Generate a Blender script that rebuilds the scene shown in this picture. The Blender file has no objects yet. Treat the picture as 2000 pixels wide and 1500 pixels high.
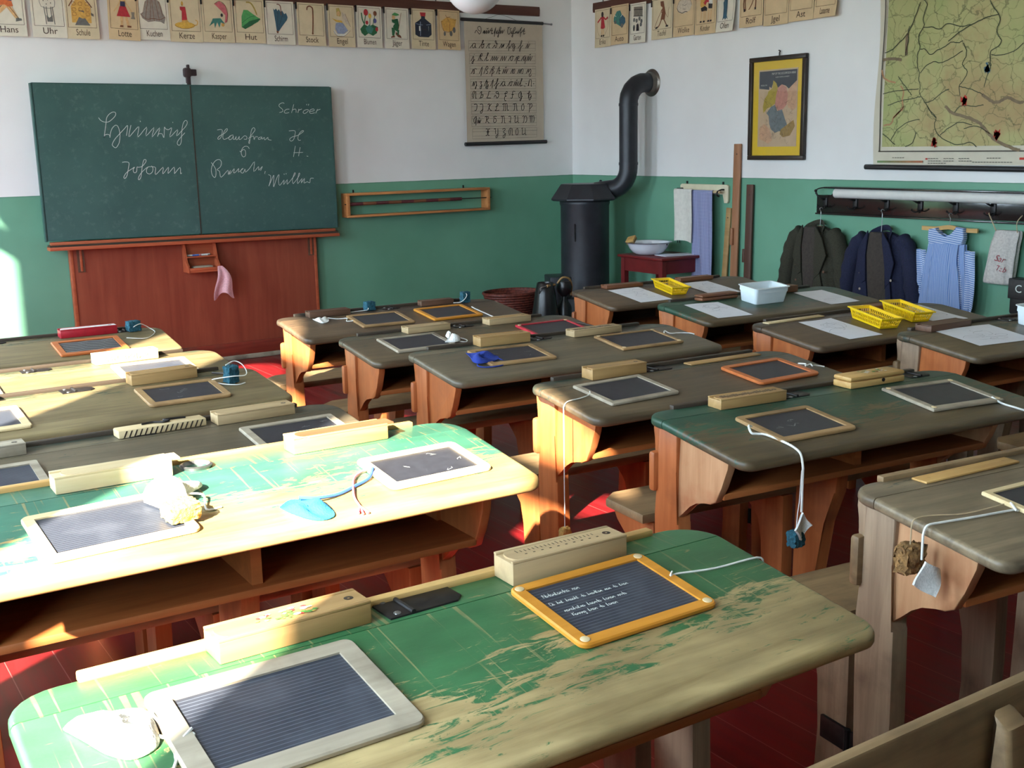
import bpy, bmesh, math, random
from mathutils import Vector, Matrix
random.seed(11)
sc = bpy.context.scene
C = sc.collection
R = math.radians

# ------------------------------------------------------------------ camera
yaw, pit, rol = R(33.1625), R(11.9035), R(-1.1773)
fw = Vector((math.sin(yaw)*math.cos(pit), math.cos(yaw)*math.cos(pit), -math.sin(pit)))
rt0 = Vector((math.cos(yaw), -math.sin(yaw), 0))
up0 = rt0.cross(fw)
rt = math.cos(rol)*rt0 + math.sin(rol)*up0
upv = -math.sin(rol)*rt0 + math.cos(rol)*up0
cam = bpy.data.objects.new('camera', bpy.data.cameras.new('camera'))
C.objects.link(cam)
m = Matrix((rt, upv, -fw)).transposed().to_4x4()
m.translation = (0, 0, 1.48)
cam.matrix_world = m
cam.data.sensor_width = 36
cam.data.lens = 2232/2000*36
cam.data.clip_start = .02
sc.camera = cam

# ------------------------------------------------------------------ daylight
world = bpy.data.worlds.new('World')
sc.world = world
world.use_nodes = True
wn = world.node_tree
bg = wn.nodes['Background']
bg.inputs[0].default_value = (.66, .84, 1.0, 1)
bg.inputs[1].default_value = 21.0
sun = bpy.data.objects.new('sun', bpy.data.lights.new('sun', 'SUN'))
C.objects.link(sun)
sun.data.energy = 46
sun.data.color = (1, .90, .74)
sun.data.angle = R(.9)
sun.rotation_euler = Vector((1.3, .884, -1)).to_track_quat('-Z', 'Y').to_euler()
WINDOWS = ((.44, 1.42), (2.42, 3.20), (4.36, 5.24), (6.32, 7.22))    # openings of the left wall, along Y
WX, SILL, SPRING, CROWN, TOP = -.8, .85, 2.62, 2.93, 3.5
for y0, y1 in WINDOWS:                                               # sampling portals filling the real window openings
    pl = bpy.data.lights.new('window_portal', 'AREA')
    pl.shape = 'RECTANGLE'; pl.size = y1-y0; pl.size_y = CROWN-SILL
    pl.cycles.is_portal = True
    po = bpy.data.objects.new('window_portal', pl)
    C.objects.link(po)
    po.matrix_world = Matrix.Translation((WX-.02, (y0+y1)/2, (SILL+CROWN)/2)) @ Matrix(((0, 0, -1), (1, 0, 0), (0, -1, 0))).to_4x4()
vs = sc.view_settings
vs.view_transform = 'Standard'; vs.look = 'None'; vs.gamma = 1; vs.use_curve_mapping = False
vs.exposure = 0.3
sc.cycles.use_denoising = True
sc.cycles.max_bounces = 10
sc.cycles.diffuse_bounces = 6
sc.cycles.sample_clamp_indirect = 8
sc.cycles.caustics_reflective = False
sc.cycles.caustics_refractive = False
# ------------------------------------------------------------------ helpers
def lin(r, g, b):
    f = lambda c: (c/255/12.92) if c <= 10 else ((c/255+.055)/1.055)**2.4
    return (f(r), f(g), f(b), 1)

def empty(name, loc=(0, 0, 0), rz=0):
    o = bpy.data.objects.new(name, None)
    o.empty_display_size = .05
    C.objects.link(o)
    o.location = loc; o.rotation_euler = (0, 0, rz)
    return o

def tag(o, label, cat, group=None):
    o['label'] = label; o['category'] = cat
    if group: o['group'] = group
    return o

def thing(name, label, cat, loc=(0, 0, 0), rz=0, group=None):
    return tag(empty(name, loc, rz), label, cat, group)

def smooth_line(pts, n=4):
    P = [Vector(p) for p in pts]
    if len(P) < 3: return P
    out = []
    for i in range(len(P)-1):
        a, b, c, d = P[max(i-1, 0)], P[i], P[i+1], P[min(i+2, len(P)-1)]
        for k in range(n):
            t = k/n
            out.append(.5*((2*b)+(c-a)*t+(2*a-5*b+4*c-d)*t*t+(3*b-a-3*c+d)*t**3))
    return out+[P[-1]]

class MB:
    def __init__(s): s.bm = bmesh.new(); s.mi = 0; s.mats = []
    def use(s, mat):
        if mat not in s.mats: s.mats.append(mat)
        s.mi = s.mats.index(mat); return s
    def _new(s, vs, fs, M=None):
        bv = [s.bm.verts.new(M @ Vector(v) if M else v) for v in vs]
        out = []
        for f in fs:
            try:
                fa = s.bm.faces.new([bv[i] for i in f]); fa.material_index = s.mi; out.append(fa)
            except ValueError: pass
        return bv, out
    def box(s, x0, y0, z0, x1, y1, z1, bev=0, M=None, seg=2):
        vs = [(x, y, z) for z in (z0, z1) for y in (y0, y1) for x in (x0, x1)]
        fs = [(0, 2, 3, 1), (4, 5, 7, 6), (0, 1, 5, 4), (2, 6, 7, 3), (0, 4, 6, 2), (1, 3, 7, 5)]
        bv, fa = s._new(vs, fs, M)
        if bev:
            es = {e for f in fa for e in f.edges}
            r = bmesh.ops.bevel(s.bm, geom=list(es), offset=bev, segments=seg, profile=.5, affect='EDGES')
            for f in r['faces']: f.material_index = s.mi
        return s
    def tube(s, pts, r, n=8, M=None, cap=True):
        P = [Vector(p) for p in pts]
        rr = r if isinstance(r, (list, tuple)) else [r]*len(P)
        T = [(P[min(i+1, len(P)-1)]-P[max(i-1, 0)]).normalized() for i in range(len(P))]
        a = Vector((0, 0, 1)) if abs(T[0].z) < .9 else Vector((1, 0, 0))
        u = T[0].cross(a).normalized()
        vs = []
        for i, p in enumerate(P):
            u = (u-T[i]*u.dot(T[i]))
            u = u.normalized() if u.length > 1e-6 else T[i].orthogonal().normalized()
            w = T[i].cross(u)
            for k in range(n):
                t = 2*math.pi*k/n
                vs.append(p+(u*math.cos(t)+w*math.sin(t))*rr[i])
        fs = [(i*n+k, i*n+(k+1) % n, (i+1)*n+(k+1) % n, (i+1)*n+k) for i in range(len(P)-1) for k in range(n)]
        if cap: fs += [tuple(range(n))[::-1], tuple((len(P)-1)*n+k for k in range(n))]
        s._new(vs, fs, M); return s
    def lathe(s, prof, n=32, M=None, cap=True, scale=(1, 1)):
        vs = [(r*math.cos(2*math.pi*k/n)*scale[0], r*math.sin(2*math.pi*k/n)*scale[1], z) for r, z in prof for k in range(n)]
        fs = [(i*n+k, i*n+(k+1) % n, (i+1)*n+(k+1) % n, (i+1)*n+k) for i in range(len(prof)-1) for k in range(n)]
        if cap: fs += [tuple(range(n))[::-1], tuple((len(prof)-1)*n+k for k in range(n))]
        s._new(vs, fs, M); return s
    def prism(s, poly, axis, a, b, bev=0, M=None):
        n = len(poly)
        def pt(p, c): return {'x': (c, p[0], p[1]), 'y': (p[0], c, p[1]), 'z': (p[0], p[1], c)}[axis]
        vs = [pt(p, a) for p in poly]+[pt(p, b) for p in poly]
        fs = [tuple(range(n))[::-1], tuple(range(n, 2*n))]+[(i, (i+1) % n, n+(i+1) % n, n+i) for i in range(n)]
        bv, fa = s._new(vs, fs, M)
        if bev:
            es = {e for f in fa[:2] for e in f.edges}
            r = bmesh.ops.bevel(s.bm, geom=list(es), offset=bev, segments=2, profile=.5, affect='EDGES')
            for f in r['faces']: f.material_index = s.mi
        return s
    def loft(s, rings, M=None, cap=True):
        n = len(rings[0])
        vs = [p for r in rings for p in r]
        fs = [(i*n+k, i*n+(k+1) % n, (i+1)*n+(k+1) % n, (i+1)*n+k) for i in range(len(rings)-1) for k in range(n)]
        if cap: fs += [tuple(range(n))[::-1], tuple((len(rings)-1)*n+k for k in range(n))]
        s._new(vs, fs, M); return s
    def ribbon(s, pts, w, M=None):
        """a drawn line: a flat band in the local XZ plane"""
        P = [Vector((p[0], 0, p[1])) for p in pts]
        vs = []
        for i, p in enumerate(P):
            t = P[min(i+1, len(P)-1)]-P[max(i-1, 0)]
            t = t.normalized() if t.length > 1e-9 else Vector((1, 0, 0))
            nrm = Vector((-t.z, 0, t.x))*w/2
            vs += [p+nrm, p-nrm]
        s._new(vs, [(2*i, 2*i+1, 2*i+3, 2*i+2) for i in range(len(P)-1)], M); return s
    def poly(s, pts, M=None):
        s._new([(p[0], 0, p[1]) for p in pts], [tuple(range(len(pts)))], M); return s
    def grid(s, nu, nv, fn, thick=0):
        vs = [fn(i/nu, j/nv) for j in range(nv+1) for i in range(nu+1)]
        fs = [(j*(nu+1)+i, j*(nu+1)+i+1, (j+1)*(nu+1)+i+1, (j+1)*(nu+1)+i) for j in range(nv) for i in range(nu)]
        bv, fa = s._new(vs, fs)
        if thick:
            s.bm.normal_update()
            r = bmesh.ops.solidify(s.bm, geom=fa, thickness=thick)
            for g in r['geom']:
                if isinstance(g, bmesh.types.BMFace): g.material_index = s.mi
        return s
    def build(s, name, mat=None, parent=None, flat=False, angle=40, recalc=True):
        if recalc: bmesh.ops.recalc_face_normals(s.bm, faces=s.bm.faces[:])
        me = bpy.data.meshes.new(name)
        s.bm.to_mesh(me); s.bm.free()
        for mm in ([mat] if mat else s.mats): me.materials.append(mm)
        if not flat and len(me.polygons):
            me.polygons.foreach_set('use_smooth', [True]*len(me.polygons))
            me.set_sharp_from_angle(angle=R(angle))
        o = bpy.data.objects.new(name, me)
        C.objects.link(o)
        if parent: o.parent = parent
        return o

def B(name, mat, parent, *dims, bev=0, M=None):
    return MB().box(*dims, bev=bev, M=M).build(name, mat, parent)

def struct(o):
    o['kind'] = 'structure'; return o

_fonts = {}
def text_into(mb, txt, size, x, z, align='CENTER', sx=1, shear=0, M=None):
    """lettering as flat faces in the local XZ plane"""
    key = (txt, shear)
    if key not in _fonts:
        cu = bpy.data.curves.new('lettering', 'FONT')
        cu.body = txt; cu.size = 1; cu.align_x = 'LEFT'; cu.shear = shear; cu.resolution_u = 3
        ob = bpy.data.objects.new('lettering', cu)
        me = ob.to_mesh()
        vs = [v.co.copy() for v in me.vertices]; fs = [tuple(p.vertices) for p in me.polygons]
        ob.to_mesh_clear(); bpy.data.objects.remove(ob); bpy.data.curves.remove(cu)
        _fonts[key] = (vs, fs)
    vs, fs = _fonts[key]
    if not vs: return
    w = max(v.x for v in vs)*size*sx
    x0 = x-(w/2 if align == 'CENTER' else 0)
    mb._new([(x0+v.x*size*sx, 0, z+v.y*size) for v in vs], fs, M)

# ------------------------------------------------------------------ materials
MATS = {}
class NT:
    def __init__(s, name):
        s.m = bpy.data.materials.new(name); s.m.use_nodes = True
        s.t = s.m.node_tree; s.n = s.t.nodes; s.l = s.t.links
        s.p = s.n['Principled BSDF']
    def add(s, typ, **kw):
        nd = s.n.new(typ)
        for k, v in kw.items(): setattr(nd, k, v)
        return nd
    def link(s, a, b): s.l.new(a, b)
    def coord(s, scale=(1, 1, 1), rnd=True, rot=(0, 0, 0)):
        tc = s.add('ShaderNodeTexCoord'); mp = s.add('ShaderNodeMapping')
        mp.inputs['Scale'].default_value = scale; mp.inputs['Rotation'].default_value = rot
        s.link(tc.outputs['Object'], mp.inputs[0])
        if rnd:
            oi = s.add('ShaderNodeObjectInfo'); mu = s.add('ShaderNodeMath', operation='MULTIPLY'); mu.inputs[1].default_value = 37.0
            s.link(oi.outputs['Random'], mu.inputs[0]); s.link(mu.outputs[0], mp.inputs['Location'])
        return mp.outputs[0]
    def noise(s, vec, scale=5, detail=4, rough=.55, dist=0):
        nd = s.add('ShaderNodeTexNoise'); nd.inputs['Scale'].default_value = scale; nd.inputs['Detail'].default_value = detail
        nd.inputs['Roughness'].default_value = rough; nd.inputs['Distortion'].default_value = dist
        s.link(vec, nd.inputs['Vector']); return nd.outputs[0]
    def ramp(s, fac, stops, interp='LINEAR'):
        nd = s.add('ShaderNodeValToRGB'); cr = nd.color_ramp; cr.interpolation = interp
        while len(cr.elements) < len(stops): cr.elements.new(.5)
        for e, (p, c) in zip(cr.elements, stops):
            e.position = p; e.color = c if isinstance(c, (tuple, list)) else (c, c, c, 1)
        s.link(fac, nd.inputs[0]); return nd.outputs[0]
    def mix(s, fac, a, b, mode='MIX'):
        nd = s.add('ShaderNodeMix', data_type='RGBA', blend_type=mode)
        for sock, v in ((nd.inputs[0], fac), (nd.inputs[6], a), (nd.inputs[7], b)):
            if isinstance(v, (int, float, tuple, list)): sock.default_value = v
            else: s.link(v, sock)
        return nd.outputs[2]
    def math(s, op, a, b=0.0, clamp=False):
        nd = s.add('ShaderNodeMath', operation=op, use_clamp=clamp)
        for sock, v in ((nd.inputs[0], a), (nd.inputs[1], b)):
            if isinstance(v, (int, float)): sock.default_value = v
            else: s.link(v, sock)
        return nd.outputs[0]
    def xyz(s):
        tc = s.add('ShaderNodeTexCoord'); sp = s.add('ShaderNodeSeparateXYZ'); s.link(tc.outputs['Object'], sp.inputs[0]); return sp.outputs
    def bump(s, h, strength=.3, dist=.01):
        nd = s.add('ShaderNodeBump'); nd.inputs['Strength'].default_value = strength; nd.inputs['Distance'].default_value = dist
        s.link(h, nd.inputs['Height']); s.link(nd.outputs[0], s.p.inputs['Normal'])
    def out(s, col=None, rough=.6, metal=0, spec=.5):
        if col is not None:
            if isinstance(col, (tuple, list)): s.p.inputs['Base Color'].default_value = col
            else: s.link(col, s.p.inputs['Base Color'])
        if isinstance(rough, (int, float)): s.p.inputs['Roughness'].default_value = rough
        else: s.link(rough, s.p.inputs['Roughness'])
        s.p.inputs['Metallic'].default_value = metal
        s.p.inputs['Specular IOR Level'].default_value = spec
        return s.m

def plain(name, col, rough=.6, metal=0, var=.12, scale=30, spec=.5, bump=0):
    if name in MATS: return MATS[name]
    t = NT(name); v = t.coord()
    n = t.noise(v, scale, 3)
    c2 = tuple(max(0, c*(1-var*2)) for c in col[:3])+(1,)
    c = t.ramp(n, [(.3, c2), (.65, col)])
    if bump: t.bump(n, bump, .004)
    MATS[name] = t.out(c, rough, metal, spec); return MATS[name]

def wood(name, c1, c2, axis='x', rough=.5, grain=1.0, spec=.4, bump=.08, dirt=None):
    if name in MATS: return MATS[name]
    t = NT(name); a = 3.0*grain; b = 38.0*grain
    sc3 = {'x': (a, b, b), 'y': (b, a, b), 'z': (b, b, a)}[axis]
    v = t.coord(sc3)
    n = t.noise(v, 1.0, 5, .6, .4)
    n2 = t.noise(t.coord((4, 4, 4)), 1.0, 3)
    c = t.ramp(n, [(.28, c1), (.7, c2)])
    c = t.mix(t.math('MULTIPLY', n2, .45), c, tuple(x*.62 for x in c1[:3])+(1,))
    if dirt: c = t.mix(t.ramp(t.noise(t.coord((7, 7, 7)), 1, 5), [(.5, 0), (.72, .75)]), c, dirt)
    t.bump(n, bump, .003)
    MATS[name] = t.out(c, rough, 0, spec); return MATS[name]

def painted(name, paint, w1, w2, y0, y1, amount, dark, rough=.42, edge=.33, scratch=.25):
    """paint worn off a desk board: bare wood in flakes along the grain, more of it towards the sitter's edge"""
    t = NT(name)
    v = t.coord((3, 34, 34)); n = t.noise(v, 1, 6, .62, .6)
    base = t.ramp(n, [(.3, w1), (.7, w2)])
    base = t.mix(t.ramp(t.noise(t.coord((3, 5, 5)), 1, 4), [(.4, 0), (.75, .7)]), base, dark)
    fl = t.noise(t.coord((11, 50, 50)), 1, 7, .72, 1.2)
    big = t.noise(t.coord((2.6, 5.5, 5.5)), 1, 4, .6)
    yy = t.xyz()[1]
    mr = t.add('ShaderNodeMapRange'); mr.inputs[1].default_value = y0; mr.inputs[2].default_value = y1
    mr.inputs[3].default_value = .34; mr.inputs[4].default_value = -.10
    t.link(yy, mr.inputs[0])
    k = t.math('ADD', t.math('ADD', t.math('MULTIPLY', fl, 1.0), t.math('MULTIPLY', big, .62)), mr.outputs[0])
    mask = t.ramp(k, [(min(.93, amount+.08), 1.0), (min(.99, amount+.15), 0.0)])
    # scratches in several directions
    scr = None
    for rz, s1 in ((.6, 90), (-.35, 70), (1.1, 110)):
        w = t.noise(t.coord((s1, 2.5, 2.5), rot=(0, 0, rz)), 1, 2, .5)
        w = t.ramp(w, [(.66, 0.0), (.70, 1.0)])
        scr = w if scr is None else t.math('MAXIMUM', scr, w)
    mask = t.math('MULTIPLY', mask, t.math('SUBTRACT', 1.0, t.math('MULTIPLY', scr, scratch)))
    pc = t.ramp(t.noise(t.coord((6, 14, 14)), 1, 4), [(.3, tuple(c*.62 for c in paint[:3])+(1,)), (.7, paint)])
    t.bump(k, .15, .003)
    MATS[name] = t.out(t.mix(mask, base, pc), rough, 0, .45); return MATS[name]

W = {}
W['ochre'] = wood('ochre_wood', lin(186, 140, 78), lin(214, 176, 112), 'x', .5)
W['pale'] = wood('pale_wood', lin(204, 178, 132), lin(226, 206, 164), 'x', .55)
W['box'] = wood('box_wood', lin(158, 122, 76), lin(186, 150, 98), 'x', .5)
W['boxtan'] = wood('tan_box_wood', lin(165, 140, 104), lin(190, 164, 122), 'x', .55)
W['boxdark'] = wood('dark_box_wood', lin(84, 58, 44), lin(112, 80, 60), 'x', .5)
W['boxred'] = wood('red_brown_box_wood', lin(110, 66, 44), lin(140, 92, 62), 'x', .45)
W['frame_grey'] = wood('grey_frame_wood', lin(150, 138, 120), lin(184, 172, 150), 'x', .6, dirt=lin(104, 92, 78))
W['frame_tan'] = wood('tan_frame_wood', lin(150, 116, 76), lin(184, 150, 104), 'x', .5, dirt=lin(110, 84, 58))
W['frame_orange'] = wood('orange_frame_wood', lin(196, 128, 38), lin(222, 152, 56), 'x', .4)
W['frame_red_orange'] = wood('red_orange_frame_wood', lin(184, 98, 50), lin(210, 124, 68), 'x', .4)
W['frame_red'] = plain('red_frame_paint', lin(186, 44, 58), .4)
W['frame_light'] = wood('light_frame_wood', lin(216, 190, 140), lin(236, 214, 170), 'x', .5)
W['leg'] = wood('desk_leg_wood', lin(158, 86, 44), lin(188, 112, 64), 'z', .45, dirt=lin(122, 70, 42))
W['legworn'] = wood('worn_leg_wood', lin(128, 106, 84), lin(170, 144, 116), 'z', .6, dirt=lin(88, 66, 50))
W['panel'] = wood('desk_panel_wood', lin(168, 92, 48), lin(194, 118, 68), 'z', .42, dirt=lin(140, 78, 46))
W['panelworn'] = wood('worn_panel_wood', lin(176, 128, 88), lin(206, 160, 118), 'z', .6, dirt=lin(160, 92, 56))
W['shelf'] = wood('desk_shelf_wood', lin(150, 84, 42), lin(184, 110, 58), 'x', .5)
W['dark'] = wood('dark_stained_wood', lin(52, 44, 36), lin(74, 62, 50), 'x', .5)
W['bench'] = wood('bench_wood', lin(118, 94, 66), lin(156, 128, 92), 'x', .5, dirt=lin(84, 66, 48))
W['rail'] = wood('wall_rail_wood', lin(78, 40, 30), lin(100, 56, 42), 'x', .45)
W['redwood'] = wood('red_stained_panel', lin(134, 62, 46), lin(158, 84, 60), 'z', .38, grain=.5)
W['redtrim'] = wood('red_brown_trim', lin(160, 76, 48), lin(190, 100, 64), 'x', .4)
slate_m = plain('slate', lin(44, 46, 54), .45, var=.15, scale=40)
def slate_ruled():
    t = NT('ruled_slate'); y = t.xyz()[1]
    w = t.math('FRACT', t.math('MULTIPLY', y, 130.0))
    ln = t.ramp(w, [(.0, 1.0), (.16, 1.0), (.2, 0.0), (1, 0.0)])
    c = t.mix(t.math('MULTIPLY', ln, .5), lin(46, 50, 60), lin(104, 112, 126))
    n = t.noise(t.coord((14, 14, 14)), 1, 4)
    c = t.mix(t.ramp(n, [(.5, 0), (.8, .35)]), c, lin(92, 96, 106))
    return t.out(c, .45)
slate_ruled_m = slate_ruled()
chalk_m = plain('chalk_line', lin(214, 222, 216), .9, var=.1, scale=300)
thinchalk_m = plain('faint_chalk_line', lin(132, 142, 148), .9, var=.2, scale=300)
metal_m = plain('dark_iron', lin(52, 50, 50), .45, .7, var=.2)
ironpaint_m = plain('black_stove_iron', lin(46, 48, 54), .42, .2, var=.15, scale=12)
steel_m = plain('dull_steel', lin(150, 152, 152), .35, .9)
cord_m = plain('white_cord', lin(226, 226, 220), .9, bump=.3)
twine_m = plain('tan_twine', lin(186, 164, 130), .9, bump=.3)
cloth_w = plain('white_knit', lin(232, 232, 228), .95, var=.1, scale=260, bump=.6)
cloth_b = plain('blue_knit', lin(36, 132, 188), .9, var=.15, scale=260, bump=.6)
cloth_db = plain('royal_blue_cloth', lin(32, 58, 150), .9, var=.12, scale=200, bump=.3)
sponge_m = plain('teal_sponge', lin(38, 92, 108), .95, var=.3, scale=120, bump=1)
sponge_dk = plain('dark_green_sponge', lin(26, 52, 52), .95, var=.3, scale=120, bump=1)
sponge_y = plain('yellow_sponge', lin(206, 172, 98), .95, var=.2, scale=120, bump=1)
sponge_b = plain('brown_sponge', lin(150, 112, 66), .95, var=.3, scale=120, bump=1)
paper_m = plain('white_paper', lin(226, 228, 236), .8, var=.02)
pencil_m = plain('pencil_line', lin(140, 142, 156), .9)
yellow_m = plain('yellow_plastic', lin(238, 196, 22), .35, var=.03)
tub_m = plain('white_plastic', lin(222, 232, 236), .3, var=.02)
ink_m = plain('black_ink', lin(34, 32, 34), .8)
BOARD_WRITING="""1946,1694 1958,1677 1981,1666 2008,1668 2038,1690 2055,1710 2055,1726 2038,1729 2013,1714 1997,1693 1991,1666 1980,1615 1969,1568 1975,1583 1994,1588 2006,1581 2006,1567 2012,1595 2025,1625 2047,1645 2062,1640 2070,1614 2072,1580 2064,1539 2049,1512 2035,1502 2020,1514 2018,1526 2036,1556 2074,1594 2104,1623 2127,1643 2113,1578;2148,1645 2128,1571 2165,1606 2199,1635 2186,1568 2250,1632 2240,1574 2298,1629 2279,1567 2335,1627 2316,1570 2326,1587 2348,1587 2358,1562 2367,1629 2374,1620 2393,1613 2416,1625 2398,1565 2455,1614 2444,1572 2479,1603 2511,1634 2524,1659 2518,1673 2503,1666 2490,1638 2480,1589 2472,1532 2459,1511 2445,1519 2453,1543 2502,1592;2210,1673 2212,1665;2426,1664 2426,1658;2071,1407 2089,1410 2114,1403 2106,1365 2095,1323 2079,1303 2073,1313 2093,1341 2130,1364 2148,1374 2138,1360 2139,1343 2149,1337 2160,1349 2164,1374 2173,1373 2198,1378 2225,1407 2225,1421 2212,1418 2200,1383 2191,1341 2183,1306 2169,1291 2167,1303 2184,1331 2222,1365 2240,1373;2258,1374 2237,1373 2225,1354 2226,1335 2244,1327 2263,1341 2268,1364 2259,1380
2262,1374 2286,1367 2280,1330 2290,1326 2337,1369 2330,1330 2339,1331 2373,1368 2366,1331 2374,1332 2411,1367 2410,1328 2415,1329 2451,1364 2451,1323 2459,1328;3226,1784 3216,1790 3192,1781 3186,1766 3211,1744 3208,1729 3186,1723;3262,1746 3237,1744 3222,1727 3233,1718 3258,1723;3297,1779 3277,1720 3285,1740 3310,1746 3311,1722;3334,1748 3325,1720 3331,1737 3356,1747;3397,1744 3375,1737 3364,1724 3376,1715 3396,1726 3407,1739 3397,1744
3397,1782 3394,1773;3412,1782 3407,1771;3416,1730 3449,1735 3447,1747 3422,1742 3414,1726 3425,1716 3455,1721;3477,1747 3462,1717 3471,1735 3499,1746;2728,1608 2760,1610 2760,1587 2749,1557 2732,1545 2728,1555 2745,1570 2778,1586 2800,1608 2794,1616 2774,1595 2763,1561 2771,1544 2794,1552 2818,1564;2839,1573 2818,1569 2805,1554 2811,1541 2830,1551 2839,1568 2837,1545 2848,1545 2859,1564 2855,1544 2866,1542 2882,1564 2878,1544 2890,1544 2919,1567 2935,1558 2931,1543 2913,1544
2945,1545 2981,1584 2998,1606 2990,1621 2973,1606 2960,1558 2952,1515 2946,1523 2965,1558 2984,1562 2987,1540 2997,1558 3016,1557;3040,1557 3020,1551 3020,1540 3039,1546 3044,1559 3046,1542 3063,1554 3062,1539 3071,1539 3089,1554 3090,1539 3114,1534;3249,1596 3295,1596 3291,1562 3279,1534 3259,1525 3251,1539 3273,1554 3318,1566 3359,1591 3352,1597 3329,1580 3314,1549 3318,1531 3335,1531;2947,1478 2937,1493 2914,1494 2894,1476 2887,1446 2899,1424 2916,1432 2918,1463 2905,1474 2884,1459 2878,1464;3291,1491 3272,1415;3327,1481 3311,1419
3274,1444 3347,1445;3373,1418 3385,1416;2669,1391 2685,1369 2697,1342 2696,1308 2686,1289 2671,1304 2665,1339 2676,1373 2701,1403 2729,1409 2741,1389 2730,1359 2706,1342 2723,1329 2731,1289 2783,1336 2783,1305 2801,1335 2792,1307 2829,1345 2822,1317 2837,1321 2862,1346 2857,1320 2894,1345 2879,1337 2876,1317 2892,1315 2907,1341 2908,1319 2940,1344 2979,1389 2969,1321 3007,1355 3005,1329 3035,1355 3019,1326;3054,1321 3048,1303;3074,1296 3092,1286 3085,1247 3073,1216 3106,1277 3116,1290 3111,1246 3109,1210 3139,1276 3155,1293 3148,1253 3155,1219 3191,1256 3184,1223 3216,1258 3211,1224 3260,1272 3279,1298 3272,1301 3255,1259 3255,1232 3263,1231 3299,1271 3313,1295 3306,1298 3294,1257 3292,1226 3328,1261 3319,1229 3348,1262 3341,1229 3366,1237 3386,1229 3393,1259 3418,1260;3193,1300 3194,1292
3209,1302 3209,1294"""
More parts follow.
